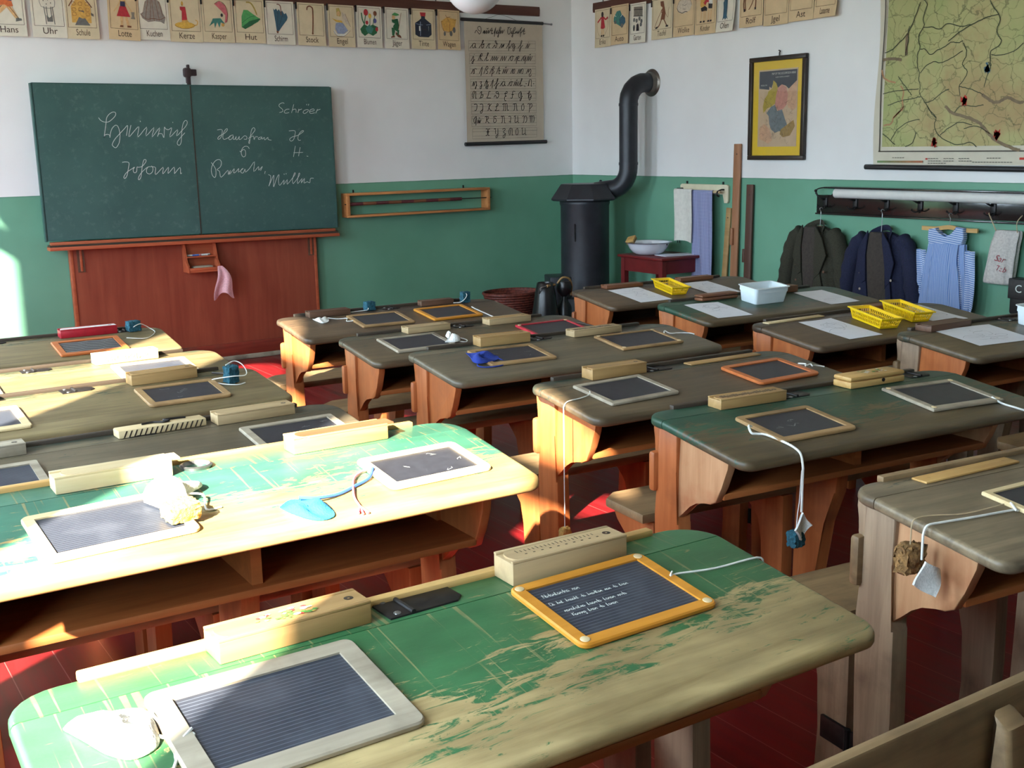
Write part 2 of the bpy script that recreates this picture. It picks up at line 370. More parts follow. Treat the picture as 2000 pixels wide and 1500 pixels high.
POSTER_WRITING="""4856,2320 4870,2342 4883,2328 4898,2314 4912,2332 4913,2362 4898,2372 4882,2360 4890,2343 4903,2336;4929,2322 4944,2344 4936,2319 4950,2343 4945,2317 4966,2345 4961,2318 4984,2346 4979,2320;4966,2360 4973,2355 4982,2362;4983,2324 5016,2365 5008,2321 5024,2325;5000,2343 5022,2345;5033,2322 5050,2370 5034,2298
5051,2323 5065,2349 5058,2323 5069,2327 5097,2364 5095,2374 5084,2360 5076,2323 5073,2298 5064,2301 5083,2327 5097,2350 5092,2322 5113,2350 5108,2324 5131,2355;5159,2370 5185,2375 5173,2371 5161,2352 5163,2326 5176,2323 5188,2342 5184,2360 5198,2368;5193,2327 5205,2350 5197,2327 5207,2331 5233,2365 5231,2376 5219,2365 5211,2328 5206,2302 5199,2307 5218,2332 5227,2328 5239,2343 5237,2329 5246,2347 5250,2329 5263,2352 5260,2329 5289,2371 5298,2377 5286,2360 5280,2304;5285,2334 5314,2361 5321,2372 5311,2327 5328,2335;5304,2349 5328,2350;4810,2208 4841,2243
4856,2242 4843,2243 4832,2229 4834,2212 4844,2210 4855,2226 4858,2244 4857,2214 4865,2214;4890,2209 4926,2252 4934,2266 4928,2268 4921,2252 4916,2217 4924,2210 4935,2224 4934,2242 4925,2235 4942,2242;4957,2211 4984,2246 4981,2215 4990,2215;4984,2243 4999,2243;5016,2212 5038,2237 5040,2216 5053,2223 5056,2251 5048,2269 5041,2261 5052,2248 5069,2245;5080,2213 5105,2249 5097,2214
5102,2217 5120,2246 5112,2218 5128,2246;5144,2215 5176,2258 5185,2272 5178,2272 5173,2251 5165,2194;5166,2219 5179,2226;5176,2215 5199,2248;5221,2252 5208,2250 5201,2230 5209,2223 5223,2248 5220,2206 5213,2195 5206,2198 5211,2213 5234,2231;5255,2217 5287,2253 5296,2275 5289,2274 5284,2253 5277,2200 5270,2196 5272,2210 5304,2243
5330,2218 5353,2255 5348,2219 5371,2255;5357,2265 5360,2268;4816,2112 4839,2149 4833,2098 4824,2091 4825,2102 4851,2124;4844,2159 4846,2162;4878,2113 4906,2164 4896,2114;4901,2146 4911,2168 4919,2165 4915,2150 4901,2143 4914,2118 4922,2118
4937,2115 4969,2159 4976,2173 4969,2173 4957,2129 4957,2115 4977,2123;4995,2116 5016,2152 5013,2116 5034,2153 5031,2116 5052,2153 5049,2117 5067,2146;5084,2117 5107,2154 5104,2118 5128,2155 5125,2118 5146,2152;5160,2119 5183,2152;5202,2156 5188,2152 5183,2130 5192,2121 5203,2134 5202,2156 5217,2149;5222,2120 5246,2154 5236,2098
5243,2135 5260,2158 5264,2143 5245,2132 5264,2121 5273,2125;5283,2121 5307,2155;5328,2159 5314,2157 5306,2133 5315,2126 5330,2155 5319,2100;5337,2122 5356,2160 5353,2123 5375,2160 5372,2123 5393,2159;5366,2173 5371,2169 5380,2176;4813,2015 4836,2052 4831,2019 4842,2019 4845,2052 4866,2049
4889,2017 4917,2071 4902,1999;4929,2017 4957,2072 4968,2068 4966,2054 4952,2046 4965,2032 4960,2018 4949,2021;4984,2018 5011,2062 5001,1996;5009,2062 5023,2073 5025,2058 5013,2047 5026,2033 5010,2018;5047,2019 5076,2074 5070,2019 5079,2023;5066,2041 5088,2041
5102,2020 5121,2056 5118,2020 5139,2057 5136,2020 5157,2055;5130,2069 5136,2066 5144,2072;5181,2021 5202,2058 5199,2021 5209,2051 5222,2055 5217,2029 5208,2021;5246,2022 5265,2059 5262,2022 5281,2059 5278,2022 5288,2056 5302,2056 5296,2026 5287,2022;5330,2023 5354,2060 5349,2031 5368,2057 5377,2053 5374,2031 5358,2012 5367,2001 5381,2016;4819,1922 4836,1956 4833,1922 4849,1953 4859,1953 4856,1922 4851,1902 4845,1905 4864,1932
4891,1953 4908,1957 4899,1940 4907,1933 4902,1906 4892,1902 4894,1916 4911,1933;4931,1923 4957,1974 4943,1906;4950,1954 4966,1957 4958,1940 4966,1933 4961,1906 4950,1903 4953,1916 4970,1934;4990,1924 5016,1975 5002,1907;5022,1924 5052,1958 5061,1979 5055,1979 5050,1958 5042,1907 5036,1903 5038,1917 5069,1948;5077,1924 5107,1959
5122,1958 5109,1959 5098,1945 5100,1928 5111,1926 5122,1942 5124,1959 5123,1930 5132,1930;5116,1970 5118,1975;5150,1925 5173,1956;5190,1960 5177,1957 5172,1936 5180,1927 5191,1939 5190,1960 5205,1953;5181,1970 5184,1976;5206,1926 5224,1961 5221,1926 5241,1961 5238,1926 5259,1959
5233,1973 5238,1969 5246,1975;5253,1926 5284,1968 5291,1982 5284,1982 5273,1940 5272,1926 5292,1934;5305,1929 5309,1929;5318,1927 5313,1920;5320,1948 5321,1951;5324,1944 5337,1945
5347,1927 5361,1976 5352,1927;5359,1973 5379,1976 5376,1928 5382,1928;5395,1945 5408,1945;4820,1835 4817,1856 4830,1880 4843,1880 4834,1863 4829,1835 4820,1828;4852,1881 4848,1831 4856,1831;4889,1867 4906,1881 4901,1856 4892,1832 4883,1832
4896,1832 4913,1839 4918,1857 4905,1853;4987,1878 4974,1882 4964,1850 4951,1832 4964,1832 4990,1832;5019,1836 5033,1854 5045,1831 5063,1847 5060,1875 5047,1882 5038,1872 5068,1861;5116,1869 5134,1866 5147,1876 5139,1883 5130,1873 5125,1851 5138,1848 5120,1840 5119,1815 5133,1812;5221,1881 5199,1884 5194,1852 5189,1830 5176,1834;5185,1859 5208,1859
5279,1885 5256,1867 5255,1841 5269,1838 5279,1881 5282,1838 5273,1813 5264,1816 5291,1849;5336,1871 5350,1867 5364,1882 5355,1886 5350,1853 5349,1831 5359,1860 5372,1864 5372,1831 5358,1817 5354,1828 5381,1849;4832,1782 4858,1782 4852,1740 4835,1736;4886,1782 4912,1782 4906,1726 4893,1715 4889,1726 4915,1747;4958,1779 4976,1786 4966,1747 4957,1733;4993,1786 4971,1762 4983,1737 4996,1737
5031,1762 5057,1776 5053,1787 5044,1780 5039,1744 5026,1737 5039,1733 5065,1737;5096,1780 5109,1787 5108,1741 5099,1737;5109,1784 5122,1787 5126,1737 5117,1737;5127,1784 5140,1787 5143,1737 5157,1741;5198,1781 5212,1788 5210,1741 5201,1738;5211,1781 5229,1788 5233,1738 5242,1738
5300,1789 5282,1774 5281,1742 5295,1736 5304,1756 5300,1785;5339,1782 5358,1789 5357,1742 5352,1720;5357,1778 5376,1789 5384,1771 5361,1749;4851,1691 4829,1673 4828,1645 4840,1641 4850,1687 4844,1620;4857,1637 4867,1666 4870,1637 4880,1666 4879,1637 4893,1666;4872,1680 4884,1676
4928,1684 4946,1691 4940,1648 4932,1641;4941,1684 4963,1687 4958,1670 4945,1666 4962,1641 4970,1641;5041,1688 5024,1691 5006,1684;5019,1684 5009,1652 5022,1641 5036,1655 5028,1677 5023,1670;5080,1684 5093,1691 5092,1645 5083,1641;5093,1684 5110,1691 5114,1641 5122,1641
5151,1688 5174,1688 5168,1652 5155,1648;5173,1652 5168,1637;5205,1685 5219,1692 5213,1648 5222,1641 5240,1652;5241,1692 5244,1641 5253,1641;5285,1685 5303,1692 5298,1645 5289,1641;5303,1681 5321,1692 5330,1674 5325,1648 5311,1641
5352,1685 5365,1692 5364,1641;5365,1685 5379,1692 5378,1641;5379,1685 5397,1692 5401,1663 5392,1641;4935,1592 4952,1592 4946,1545 4933,1545;4974,1591 4961,1591 4955,1545 4968,1545;4939,1570 4969,1570
5012,1589 5026,1596 5025,1563 5029,1552;5048,1595 5046,1541 5033,1523 5028,1534 5051,1556;5091,1589 5113,1596 5117,1585 5099,1567 5117,1556 5111,1527 5098,1524 5098,1538 5125,1556;5155,1549 5151,1571 5165,1596 5178,1596 5169,1578 5164,1549 5155,1542;5187,1596 5184,1545 5193,1545;5240,1597 5221,1582 5221,1549 5234,1544 5243,1564 5239,1593
5274,1590 5287,1597 5282,1553 5291,1546 5309,1557;5310,1597 5313,1546 5322,1545"""
POSTER_LINES="""4799,2262 5425,2277;4798,2240 5425,2256;4797,2207 5424,2220;4796,2186 5424,2200;4799,2262 4796,2186;5425,2277 5424,2200
4803,2168 5423,2183;4802,2148 5423,2160;4801,2111 5422,2124;4800,2089 5422,2101;4803,2168 4800,2089;5423,2183 5422,2101
4804,2073 5424,2082;4803,2051 5423,2062;4802,2014 5423,2024;4801,1994 5422,2003;4804,2073 4801,1994;5424,2082 5422,2003
4806,1975 5424,1986;4806,1955 5424,1965;4805,1922 5423,1929;4804,1900 5423,1908;4806,1975 4804,1900;5424,1986 5423,1908
4807,1881 5425,1887;4806,1861 5424,1866;4805,1827 5424,1832;4804,1804 5423,1811;4807,1881 4804,1804;5425,1887 5423,1811
4809,1787 5425,1792;4809,1765 5425,1770;4808,1731 5424,1736;4807,1708 5424,1715;4809,1787 4807,1708;5425,1792 5424,1715
4809,1692 5426,1699;4809,1672 5426,1676;4808,1637 5425,1638;4807,1613 5425,1616;4809,1692 4807,1613;5426,1699 5425,1616
4812,1596 5427,1601;4811,1573 5426,1578;4810,1539 5426,1545;4810,1517 5425,1523;4812,1596 4810,1517;5427,1601 5425,1523"""
MAP_RIVERS="""4435,2237 4411,2209 4428,2167 4433,2123 4425,2092 4453,2055 4459,2020 4445,1974 4460,1944 4460,1904 4455,1864 4439,1832 4442,1796 4431,1759 4432,1719 4413,1691 4387,1659 4366,1631 4336,1594 4308,1571;4442,1965 4409,1963 4369,1929 4333,1948 4297,1959 4266,1974 4231,1988 4194,1981 4159,1991;4005,2191 3988,2156 3946,2110 3938,2072 3952,2036 3942,1998 3921,1972 3938,1944 3980,1922 3984,1880 3974,1842;4158,1978 4135,1934 4137,1900 4155,1862 4122,1821 4139,1779 4167,1742 4159,1693;4167,1742 4115,1730 4058,1710 4012,1691;3946,2110 3989,2106 4037,2098 4109,2072 4183,2040 4257,1995
4527,2101 4536,2062 4528,2026 4537,1981 4545,1937;4695,1962 4638,1980 4606,2005 4536,2062 4487,2155 4458,2227;4693,1726 4635,1733 4573,1739 4505,1741 4439,1742;4654,1655 4580,1675 4502,1686 4425,1696;4589,1822 4552,1779 4516,1741 4486,1708;4433,1831 4403,1865 4350,1888 4297,1880 4235,1898 4160,1935
4428,2083 4374,2083 4319,2065 4269,2091 4185,2070 4114,2072;3978,1901 3915,1896 3841,1912 3788,1948;4010,1730 3995,1788 3978,1829 3990,1864;4389,1659 4336,1675 4285,1708 4234,1732;4188,1598 4164,1628 4124,1635 4052,1629 4003,1635;4387,1656 4355,1619 4310,1576 4319,1534 4295,1484 4242,1448 4157,1419 4077,1432 4036,1407
4685,1491 4628,1453 4589,1423;4619,1453 4576,1511 4507,1553 4420,1568;4512,1411 4465,1436 4442,1494;4278,1476 4214,1517 4150,1544 4068,1528;4123,1508 4036,1520 3954,1478"""
MAP_RIDGES="""4255,1637 4203,1600 4136,1578 4079,1562 4029,1540 3988,1505 3946,1464 3905,1436 3850,1412 3796,1392 3766,1388;4017,1691 3976,1664 3935,1645 3897,1652 3860,1668 3821,1653 3782,1639 3763,1641;4704,1921 4664,1925 4618,1922 4572,1914;4536,2062 4543,2000 4537,1937"""
MAP_BORDERS="""4679,1539 4624,1548 4608,1584 4565,1619 4540,1647;4710,1866 4699,1829 4669,1804 4604,1787;4569,1766 4544,1729 4552,1683 4544,1633 4576,1611 4609,1579"""
# ------------------------------------------------------------------ the room
XR, YF, YB = 5.81, 7.89, -2.4
def wall_paint():
    t = NT('two_tone_wall_paint'); z = t.xyz()[2]
    n = t.noise(t.coord((1.2, 1.2, 1.2), rnd=False), 1, 4)
    f = t.noise(t.coord((60, 60, 60), rnd=False), 1, 3)
    wob = t.math('ADD', z, t.math('MULTIPLY', t.noise(t.coord((9, 9, 9), rnd=False), 1, 2), .004))
    up = t.math('GREATER_THAN', wob, 1.212)
    g = t.ramp(n, [(.3, lin(98, 148, 122)), (.7, lin(112, 164, 138))])
    w = t.ramp(n, [(.3, lin(222, 220, 218)), (.7, lin(234, 233, 231))])
    ln = t.math('MULTIPLY', t.math('LESS_THAN', wob, 1.212), t.math('GREATER_THAN', wob, 1.206))
    c = t.mix(up, g, w); c = t.mix(t.math('MULTIPLY', ln, .35), c, lin(60, 100, 84))
    t.bump(f, .06, .003)
    return t.out(c, t.ramp(wob, [(.0, .42), (1, .42)]), 0, .35)
wall_m = wall_paint()
def floor_paint():
    t = NT('red_floor_boards'); x = t.xyz()[0]
    fr = t.math('FRACT', t.math('MULTIPLY', t.math('ADD', x, 3.06), 1/.135))
    seam = t.math('LESS_THAN', fr, .018)
    idx = t.math('FLOOR', t.math('MULTIPLY', t.math('ADD', x, 3.06), 1/.135))
    n = t.noise(t.coord((30, 1.5, 1), rnd=False), 1, 4)
    wn_ = t.add('ShaderNodeTexWhiteNoise', noise_dimensions='1D'); t.link(idx, wn_.inputs['W'])
    c = t.ramp(n, [(.3, lin(96, 16, 20)), (.7, lin(126, 24, 28))])
    c = t.mix(t.math('MULTIPLY', wn_.outputs[0], .25), c, lin(84, 14, 18))
    c = t.mix(t.math('MULTIPLY', seam, .55), c, lin(170, 110, 104))
    return t.out(c, t.ramp(n, [(.3, .3), (.7, .42)]), 0, .45)
struct(MB().box(WX-.3, YB-.2, -.1, XR+.2, YF+.2, 0).build('floor', floor_paint(), flat=True))
white_m = plain('white_ceiling_paint', lin(230, 229, 226), .8, var=.03)
struct(MB().box(WX-.3, YB-.2, TOP, XR+.2, YF+.2, TOP+.1).build('ceiling', white_m, flat=True))
struct(MB().box(WX-.3, YF, 0, XR+.2, YF+.15, TOP).build('wall_front', wall_m, flat=True))
struct(MB().box(XR, YB, 0, XR+.15, YF, TOP).build('wall_right', wall_m, flat=True))
struct(MB().box(WX-.3, YB-.15, 0, XR+.2, YB, TOP).build('wall_back', wall_m, flat=True))
mb = MB()
ys = [YB]+[y for w in WINDOWS for y in w]+[YF]
for i in range(0, len(ys), 2): mb.box(WX-.10, ys[i], 0, WX, ys[i+1], TOP)
for y0, y1 in WINDOWS:
    mb.box(WX-.10, y0, 0, WX, y1, SILL)
    n = 10; cy = (y0+y1)/2; hw = (y1-y0)/2; h = CROWN-SPRING; rad = (hw*hw+h*h)/(2*h); a0 = math.asin(hw/rad)
    arc = [(cy+rad*math.sin(-a0+2*a0*k/n), CROWN-rad+rad*math.cos(-a0+2*a0*k/n)) for k in range(n+1)]
    for a, b in zip(arc, arc[1:]):
        mb.prism([a, b, (b[0], TOP), (a[0], TOP)], 'x', WX-.10, WX)
struct(mb.build('wall_left', wall_m, flat=True))
frame_m = plain('white_window_paint', lin(226, 226, 222), .4, var=.02)
def glass():
    t = NT('window_glass'); tr = t.add('ShaderNodeBsdfTransparent'); gl = t.add('ShaderNodeBsdfGlossy'); gl.inputs['Roughness'].default_value = .02
    mx = t.add('ShaderNodeMixShader'); mx.inputs[0].default_value = .04
    t.link(tr.outputs[0], mx.inputs[1]); t.link(gl.outputs[0], mx.inputs[2]); t.link(mx.outputs[0], t.n['Material Output'].inputs[0]); return t.m
glass_m = glass()
for i, (y0, y1) in enumerate(WINDOWS):
    mb = MB()
    for a, b, c, d in ((y0, y0+.035, SILL, SPRING+.12), (y1-.035, y1, SILL, SPRING+.12), (y0, y1, SILL, SILL+.04), (y0, y1, 2.55, 2.69)):
        mb.box(WX-.095, a, c, WX-.055, b, d)
    wo = struct(mb.build('window_%d' % (i+1), frame_m, flat=True))
    struct(MB().box(WX-.078, y0+.03, SILL+.03, WX-.074, y1-.03, CROWN-.02).build('window_pane', glass_m, wo, flat=True))
    struct(MB().box(WX-.02, y0-.05, SILL-.035, WX+.10, y1+.05, SILL, bev=.006).build('window_sill', frame_m, wo))
struct(MB().box(-60, -60, -.6, WX-.3, 70, -.5).build('bounce_ground_outside', plain('pale_bounce_ground', lin(150, 150, 136), .9), flat=True))  # unseen ground, added pale to bounce daylight in through the windows
base_m = wood('skirting_paint', lin(120, 44, 34), lin(146, 60, 44), 'x', .4, dirt=lin(82, 62, 50))
struct(MB().box(WX, YF-.025, 0, XR, YF, .15, bev=.004).build('baseboard_front', base_m))
struct(MB().box(XR-.025, YB, 0, XR, YF-.025, .15, bev=.004).build('baseboard_right', base_m))
# ------------------------------------------------------------------ school desks, each with the bench fixed to its back
D_GREEN = painted('worn_green_paint', lin(58, 112, 70), lin(150, 128, 84), lin(196, 174, 124), -.50, -.12, .77, lin(96, 80, 54), scratch=.45)
D_TEAL = painted('worn_teal_green_paint', lin(62, 116, 94), lin(150, 122, 74), lin(200, 168, 108), -.50, -.12, .78, lin(110, 88, 54), scratch=.5)
D_DKGREEN = painted('dark_green_paint', lin(40, 78, 60), lin(74, 62, 44), lin(110, 92, 64), -.47, -.1, .80, lin(58, 50, 38), scratch=.3)
D_BROWNGREEN = painted('brown_green_paint', lin(56, 68, 58), lin(74, 62, 46), lin(106, 90, 66), -.40, -.02, .64, lin(56, 48, 38), scratch=.3)
D_GREY = painted('grey_green_paint', lin(62, 72, 62), lin(84, 76, 60), lin(116, 104, 82), -.40, -.02, .60, lin(62, 56, 46), scratch=.3)
D_BROWN = painted('dark_brown_paint', lin(66, 54, 42), lin(78, 62, 46), lin(104, 84, 62), -.40, -.02, .70, lin(52, 44, 34), scratch=.2)
D_WORN = painted('weathered_grey_brown', lin(66, 74, 66), lin(92, 80, 62), lin(136, 120, 94), -.40, .02, .50, lin(70, 58, 46), scratch=.3)
D_OLIVE = painted('olive_brown_paint', lin(72, 84, 62), lin(104, 90, 62), lin(142, 126, 90), -.42, -.02, .60, lin(80, 68, 48), scratch=.3)

# back-left corner of the top (X, Y), turn, height, length, depth, depth of the flat ledge, slope of the leaf
DESKS = {
 'D1': (.185, 1.533, -.4, .780, 1.20, .455, .085, 7.5, D_GREEN, 'legworn', 'panelworn', 'worn bright green double school desk nearest the camera, bare olive wood at its front edge'),
 'L2': (.195, 2.470, -1.2, .800, 1.20, .455, .110, 7.5, D_TEAL, 'leg', 'panel', 'sunlit teal green double school desk with scratched top and a round inkwell'),
 'L3': (.215, 3.040, -.3, .750, 1.12, .42, .10, 6.5, D_GREY, 'leg', 'panel', 'shaded grey-green double school desk right behind the sunlit teal one'),
 'L4': (.225, 3.710, 1.0, .750, 1.12, .42, .10, 6.5, D_OLIVE, 'leg', 'panel', 'olive brown double school desk half in sun carrying a standing teal sponge'),
 'L5': (.240, 4.155, 0, .750, 1.12, .42, .10, 6.5, D_OLIVE, 'leg', 'panel', 'double school desk bleached white by the sun, second from the blackboard'),
 'L6': (.250, 4.885, -2.0, .750, 1.12, .42, .10, 6.5, D_OLIVE, 'leg', 'panel', 'brown double school desk with the red pencil box, right before the blackboard'),
 'D2': (1.858, 1.567, -6, .750, 1.12, .42, .09, 6.5, D_WORN, 'legworn', 'panelworn', 'weathered grey-brown double school desk with a flat yellow ruler on its ledge'),
 'C1': (1.955, 2.354, -5, .750, 1.13, .44, .10, 6.5, D_DKGREEN, 'leg', 'panelworn', 'dark green double school desk carrying the hinged ochre pencil box'),
 'C2': (1.920, 2.874, -3, .750, 1.02, .40, .10, 6.5, D_BROWNGREEN, 'leg', 'panel', 'brown-green double school desk with blue-worn side edge and a long string hanging down'),
 'C3': (1.884, 3.607, -3, .750, 1.15, .43, .10, 6.5, D_GREY, 'leg', 'panel', 'grey-green double school desk with the royal blue cloth on a slate'),
 'C4': (1.821, 4.057, -3, .750, 1.05, .41, .10, 6.5, D_BROWNGREEN, 'leg', 'panel', 'brown double school desk with the red-framed slate'),
 'A1': (1.835, 4.719, -2.8, .750, 1.07, .42, .10, 6.5, D_BROWN, 'leg', 'panel', 'brown double school desk with two teal sponges standing on its ledge'),
 'R1': (3.362, 4.630, -5, .750, 1.06, .42, .10, 6.5, D_BROWN, 'leg', 'panel', 'brown double school desk nearest the stove with one yellow basket'),
 'R2': (3.364, 3.978, -3.2, .750, 1.07, .41, .10, 6.5, D_DKGREEN, 'leg', 'panel', 'dark green double school desk carrying a white plastic tub between two papers'),
 'R3': (3.269, 3.287, -3.5, .750, 1.05, .42, .10, 6.5, D_BROWN, 'leg', 'panel', 'brown double school desk carrying two yellow baskets'),
 'R4': (3.525, 2.785, -4.5, .750, 1.06, .41, .10, 6.5, D_BROWNGREEN, 'legworn', 'panel', 'brown double school desk with rounded grey post, cut by the picture edge below the dress'),
 'R5': (3.420, 2.050, -5, .750, 1.06, .42, .10, 6.5, D_BROWN, 'leg', 'panel', 'double school desk at the picture edge behind the yellow-ruler desk'),
}

def rounded(L, D, rb, rf, d, n=6):
    """plan outline of the top, inset by d; back corners round with rb, front ones with rf"""
    pts = []
    for cx, cy, r, a in ((L-rb, -rb, rb, 0), (rb, -rb, rb, 90), (rf, -D+rf, rf, 180), (L-rf, -D+rf, rf, 270)):
        for k in range(n+1):
            t = R(a+90*k/n); pts.append((cx+(r-d)*math.cos(t), cy+(r-d)*math.sin(t)))
    return pts

def surf(k, v):
    z, S, sl = DESKS[k][3], DESKS[k][6], math.tan(R(DESKS[k][7]))
    return z if v > -S else z-(-S-v)*sl

def desk_mat(k):
    X, Y, yw = DESKS[k][:3]
    return Matrix.Translation((X, Y, 0)) @ Matrix.Rotation(R(yw), 4, 'Z')

def make_top(k):
    z, L, D, S, sl = DESKS[k][3], DESKS[k][4], DESKS[k][5], DESKS[k][6], math.tan(R(DESKS[k][7]))
    rings = []
    for d, dz in ((.010, 0), (.004, -.002), (.001, -.006), (0, -.011), (0, -.018), (.002, -.023), (.008, -.027)):
        rings.append([(x, y, dz) for x, y in rounded(L, D, .075, .04, d)])
    out = []
    for front in (False, True):
        mb = MB(); mb.loft(rings[::-1])
        bm = mb.bm
        g = bm.verts[:]+bm.edges[:]+bm.faces[:]
        cut = -S-.0012 if front else -S+.0012
        r = bmesh.ops.bisect_plane(bm, geom=g, plane_co=(0, cut, 0), plane_no=(0, 1, 0), clear_outer=front, clear_inner=not front)
        ed = [e for e in r['geom_cut'] if isinstance(e, bmesh.types.BMEdge)]
        bmesh.ops.contextual_create(bm, geom=ed)
        for v in bm.verts:
            v.co.z += z-max(0, -S-v.co.y)*sl
        out.append(mb)
    return out

def school_desk(k):
    X, Y, yw, z, L, D, S, slp, top, leg, pan, label = DESKS[k]
    root = thing('school_desk', label, 'school desk', (X, Y, 0), R(yw), 'double school desks with slates')
    led, leaf = make_top(k)
    led.build('pen_ledge', top, root); leaf.build('writing_leaf', top, root)
    sl = math.tan(R(slp))
    MB().box(.10, -.016, z-.004, L-.10, .004, z+.011, bev=.003).build('back_rail', W['ochre'] if k in ('D1', 'L2') else W['bench'] if top in (D_WORN,) else W['dark'], root)
    lm, pm = W[leg], W[pan]
    for s, xo in (('left', .045), ('right', L-.045)):
        sg = 1 if s == 'left' else -1
        a, b = sorted((xo, xo+sg*.045))
        post = [(-.112, z-.026), (-.022, z-.026), (-.018, .56), (-.008, .46), (-.012, .30), (-.02, 0), (-.116, 0), (-.120, .25), (-.117, .455), (-.104, .475), (-.104, .60)]
        MB().prism(post, 'x', a, b, bev=.006).build('end_post', lm, root)
        zf = surf(k, -.33)-.027
        c, d = sorted((xo+sg*.010, xo+sg*.034))
        panel = [(-.100, z-.027), (-S, z-.027), (-.318, zf), (-.308, .655), (-.285, .60), (-.262, .556), (-.238, .544), (-.212, .541), (-.180, .535), (-.152, .518), (-.128, .492), (-.100, .466)]
        MB().prism(panel, 'x', c, d, bev=.003).build('end_panel', pm, root)
        br = [(-.024, z-.027), (.004, z-.027), (.006, z-.05), (-.004, z-.075), (.0, z-.105), (-.006, z-.125), (-.024, z-.13)]
        MB().prism(br, 'x', a+.004, b-.004, bev=.003).build('bracket', lm, root)
    MB().box(.075, -.272, .560, L-.075, -.03, .578, bev=.003).build('book_shelf', W['shelf'], root)
    MB().box(.075, -.042, .578, L-.075, -.026, z-.026).build('shelf_back', W['dark'], root)
    zz = surf(k, -.25)-.03
    MB().prism([(-.25, .578), (-.042, .578), (-.042, z-.027), (-S, z-.027), (-.25, zz)], 'x', L/2-.012, L/2+.012).build('divider', W['shelf'], root)
    cl = [(-.20, .56), (-.03, .56), (-.02, .0), (-.115, .0), (-.12, .22), (-.145, .38), (-.19, .48)]
    MB().prism(cl, 'x', L/2-.022, L/2+.022, bev=.004).build('center_leg', lm, root)
    # back rest board and bench for the row in front
    MB().box(.03, -.022, .525, L-.03, .006, .640, bev=.010).build('backrest', W['bench'] if leg == 'legworn' else lm, root)
    MB().prism([(.03, .03), (L-.03, .03), (L-.03, .22), (L-.08, .262), (.08, .262), (.03, .22)], 'z', .415, .445, bev=.008).build('bench_seat', W['bench'], root)
    for xo in (.085, L/2, L-.085):
        leg_ = [(.028, .414), (.24, .414), (.215, .375), (.165, .345), (.138, .32), (.125, .25), (.118, .12), (.128, 0), (.03, 0), (.026, .2)]
        MB().prism(leg_, 'x', xo-.02, xo+.02, bev=.004).build('bench_leg', lm, root)
        if xo != L/2:
            sg = -1 if xo < L/2 else 1
            xa, xb = sorted((xo+sg*.0205, xo+sg*.030))
            MB().box(xa, -.09, .11, xb, .005, .165, bev=.002).box(xa, .02, .11, xb, .10, .165, bev=.002).tube([(xo+sg*.03, .012, .108), (xo+sg*.03, .012, .168)], .008).build('hinge', metal_m, root)
    return root

ROOT = {k: school_desk(k) for k in DESKS}
def flap(k, u, v, w=.13, h=.085, rz=0):
    """iron lid over the ink pot, let into the ledge"""
    z = DESKS[k][3]
    M = Matrix.Translation((u, v, z)) @ Matrix.Rotation(R(rz), 4, 'Z')
    o = MB().prism([(-w/2, -h/2), (w/2-.015, -h/2), (w/2, -h/2+.015), (w/2, h/2-.015), (w/2-.015, h/2), (-w/2, h/2)], 'z', -.004, .003, bev=.001, M=M).build('ink_flap', metal_m, ROOT[k])
    MB().tube([M @ Vector((-w/2+.04, -h/2, .004)), M @ Vector((-w/2+.04, h/2, .004))], .004).build('flap_hinge', metal_m, o)
    for y in (-.025, .025):
        MB().lathe([(.0065, .002), (.006, .004), (.003, .0055)], 10, M @ Matrix.Translation((-w/2+.018, y, 0))).build('screw', steel_m, o)
flap('D1', .605, -.036, .135, .075, 2); flap('C1', .497, -.055, .10, .06); flap('C1', 1.0, -.045, .09, .06)
flap('C2', .475, -.05, .11, .06); flap('L3', .56, -.05, .10, .06); flap('L4', .55, -.045, .10, .06); flap('L6', .98, -.05, .09, .05)
flap('C3', .56, -.05, .09, .05); flap('C4', .55, -.05, .09, .05); flap('A1', .55, -.05, .08, .05); flap('R4', .62, -.05, .10, .06); flap('L6', .47, -.05, .10, .05); flap('L5', .5, -.05, .1, .05)
# round inkwell with its rim on the teal desk
M = Matrix.Translation((.545, -.058, .800))
o = MB().lathe([(.034, 0), (.036, .006), (.030, .008), (.026, .003), (.024, -.018), (.001, -.019)], 28, M, cap=False).build('inkwell', steel_m, ROOT['L2'])
MB().lathe([(.0235, -.012), (.0001, -.0119)], 24, M, cap=False).build('ink', ink_m, o)
# the row behind the nearest desk: a bench with its own back
rb = thing('school_bench', 'light brown wooden bench with plank back, cut by the bottom picture edge', 'bench', (.22, .80, 0))
MB().prism([(0, .0), (1.16, .0), (1.16, .018), (0, .018)], 'z', .60, .80, bev=.005, M=Matrix.Translation((0, -.03, 0))).build('backrest', W['bench'], rb)
MB().box(.0, .0, .42, 1.16, .24, .445, bev=.008).build('bench_seat', W['bench'], rb)
for x in (.10, 1.0):
    MB().prism([(-.035, .78), (-.06, .765), (-.075, .60), (-.065, .44), (-.06, 0), (.03, 0), (.03, .42), (-.0305, .42)], 'x', x-.022, x+.022, bev=.008).build('back_post', W['bench'], rb)
    MB().box(x-.02, .16, 0, x+.02, .215, .42, bev=.004).build('leg', W['bench'], rb)
# ------------------------------------------------------------------ things on the desks
def on_desk(o, k, u, v, rot=0, off=0, ledge=False):
    """stands a thing on the desk top: on the flat ledge, or lying on the sloped leaf"""
    S, slp = DESKS[k][6], DESKS[k][7]
    z = DESKS[k][3] if ledge else surf(k, v)
    t = Matrix.Identity(4) if (ledge or v > -S) else Matrix.Rotation(R(slp), 4, 'X')
    o.matrix_world = desk_mat(k) @ Matrix.Translation((u, v, z+off)) @ t @ Matrix.Rotation(R(rot), 4, 'Z')
    return o

def dworld(k, u, v, dz=0):
    return desk_mat(k) @ Vector((u, v, surf(k, v)+dz))

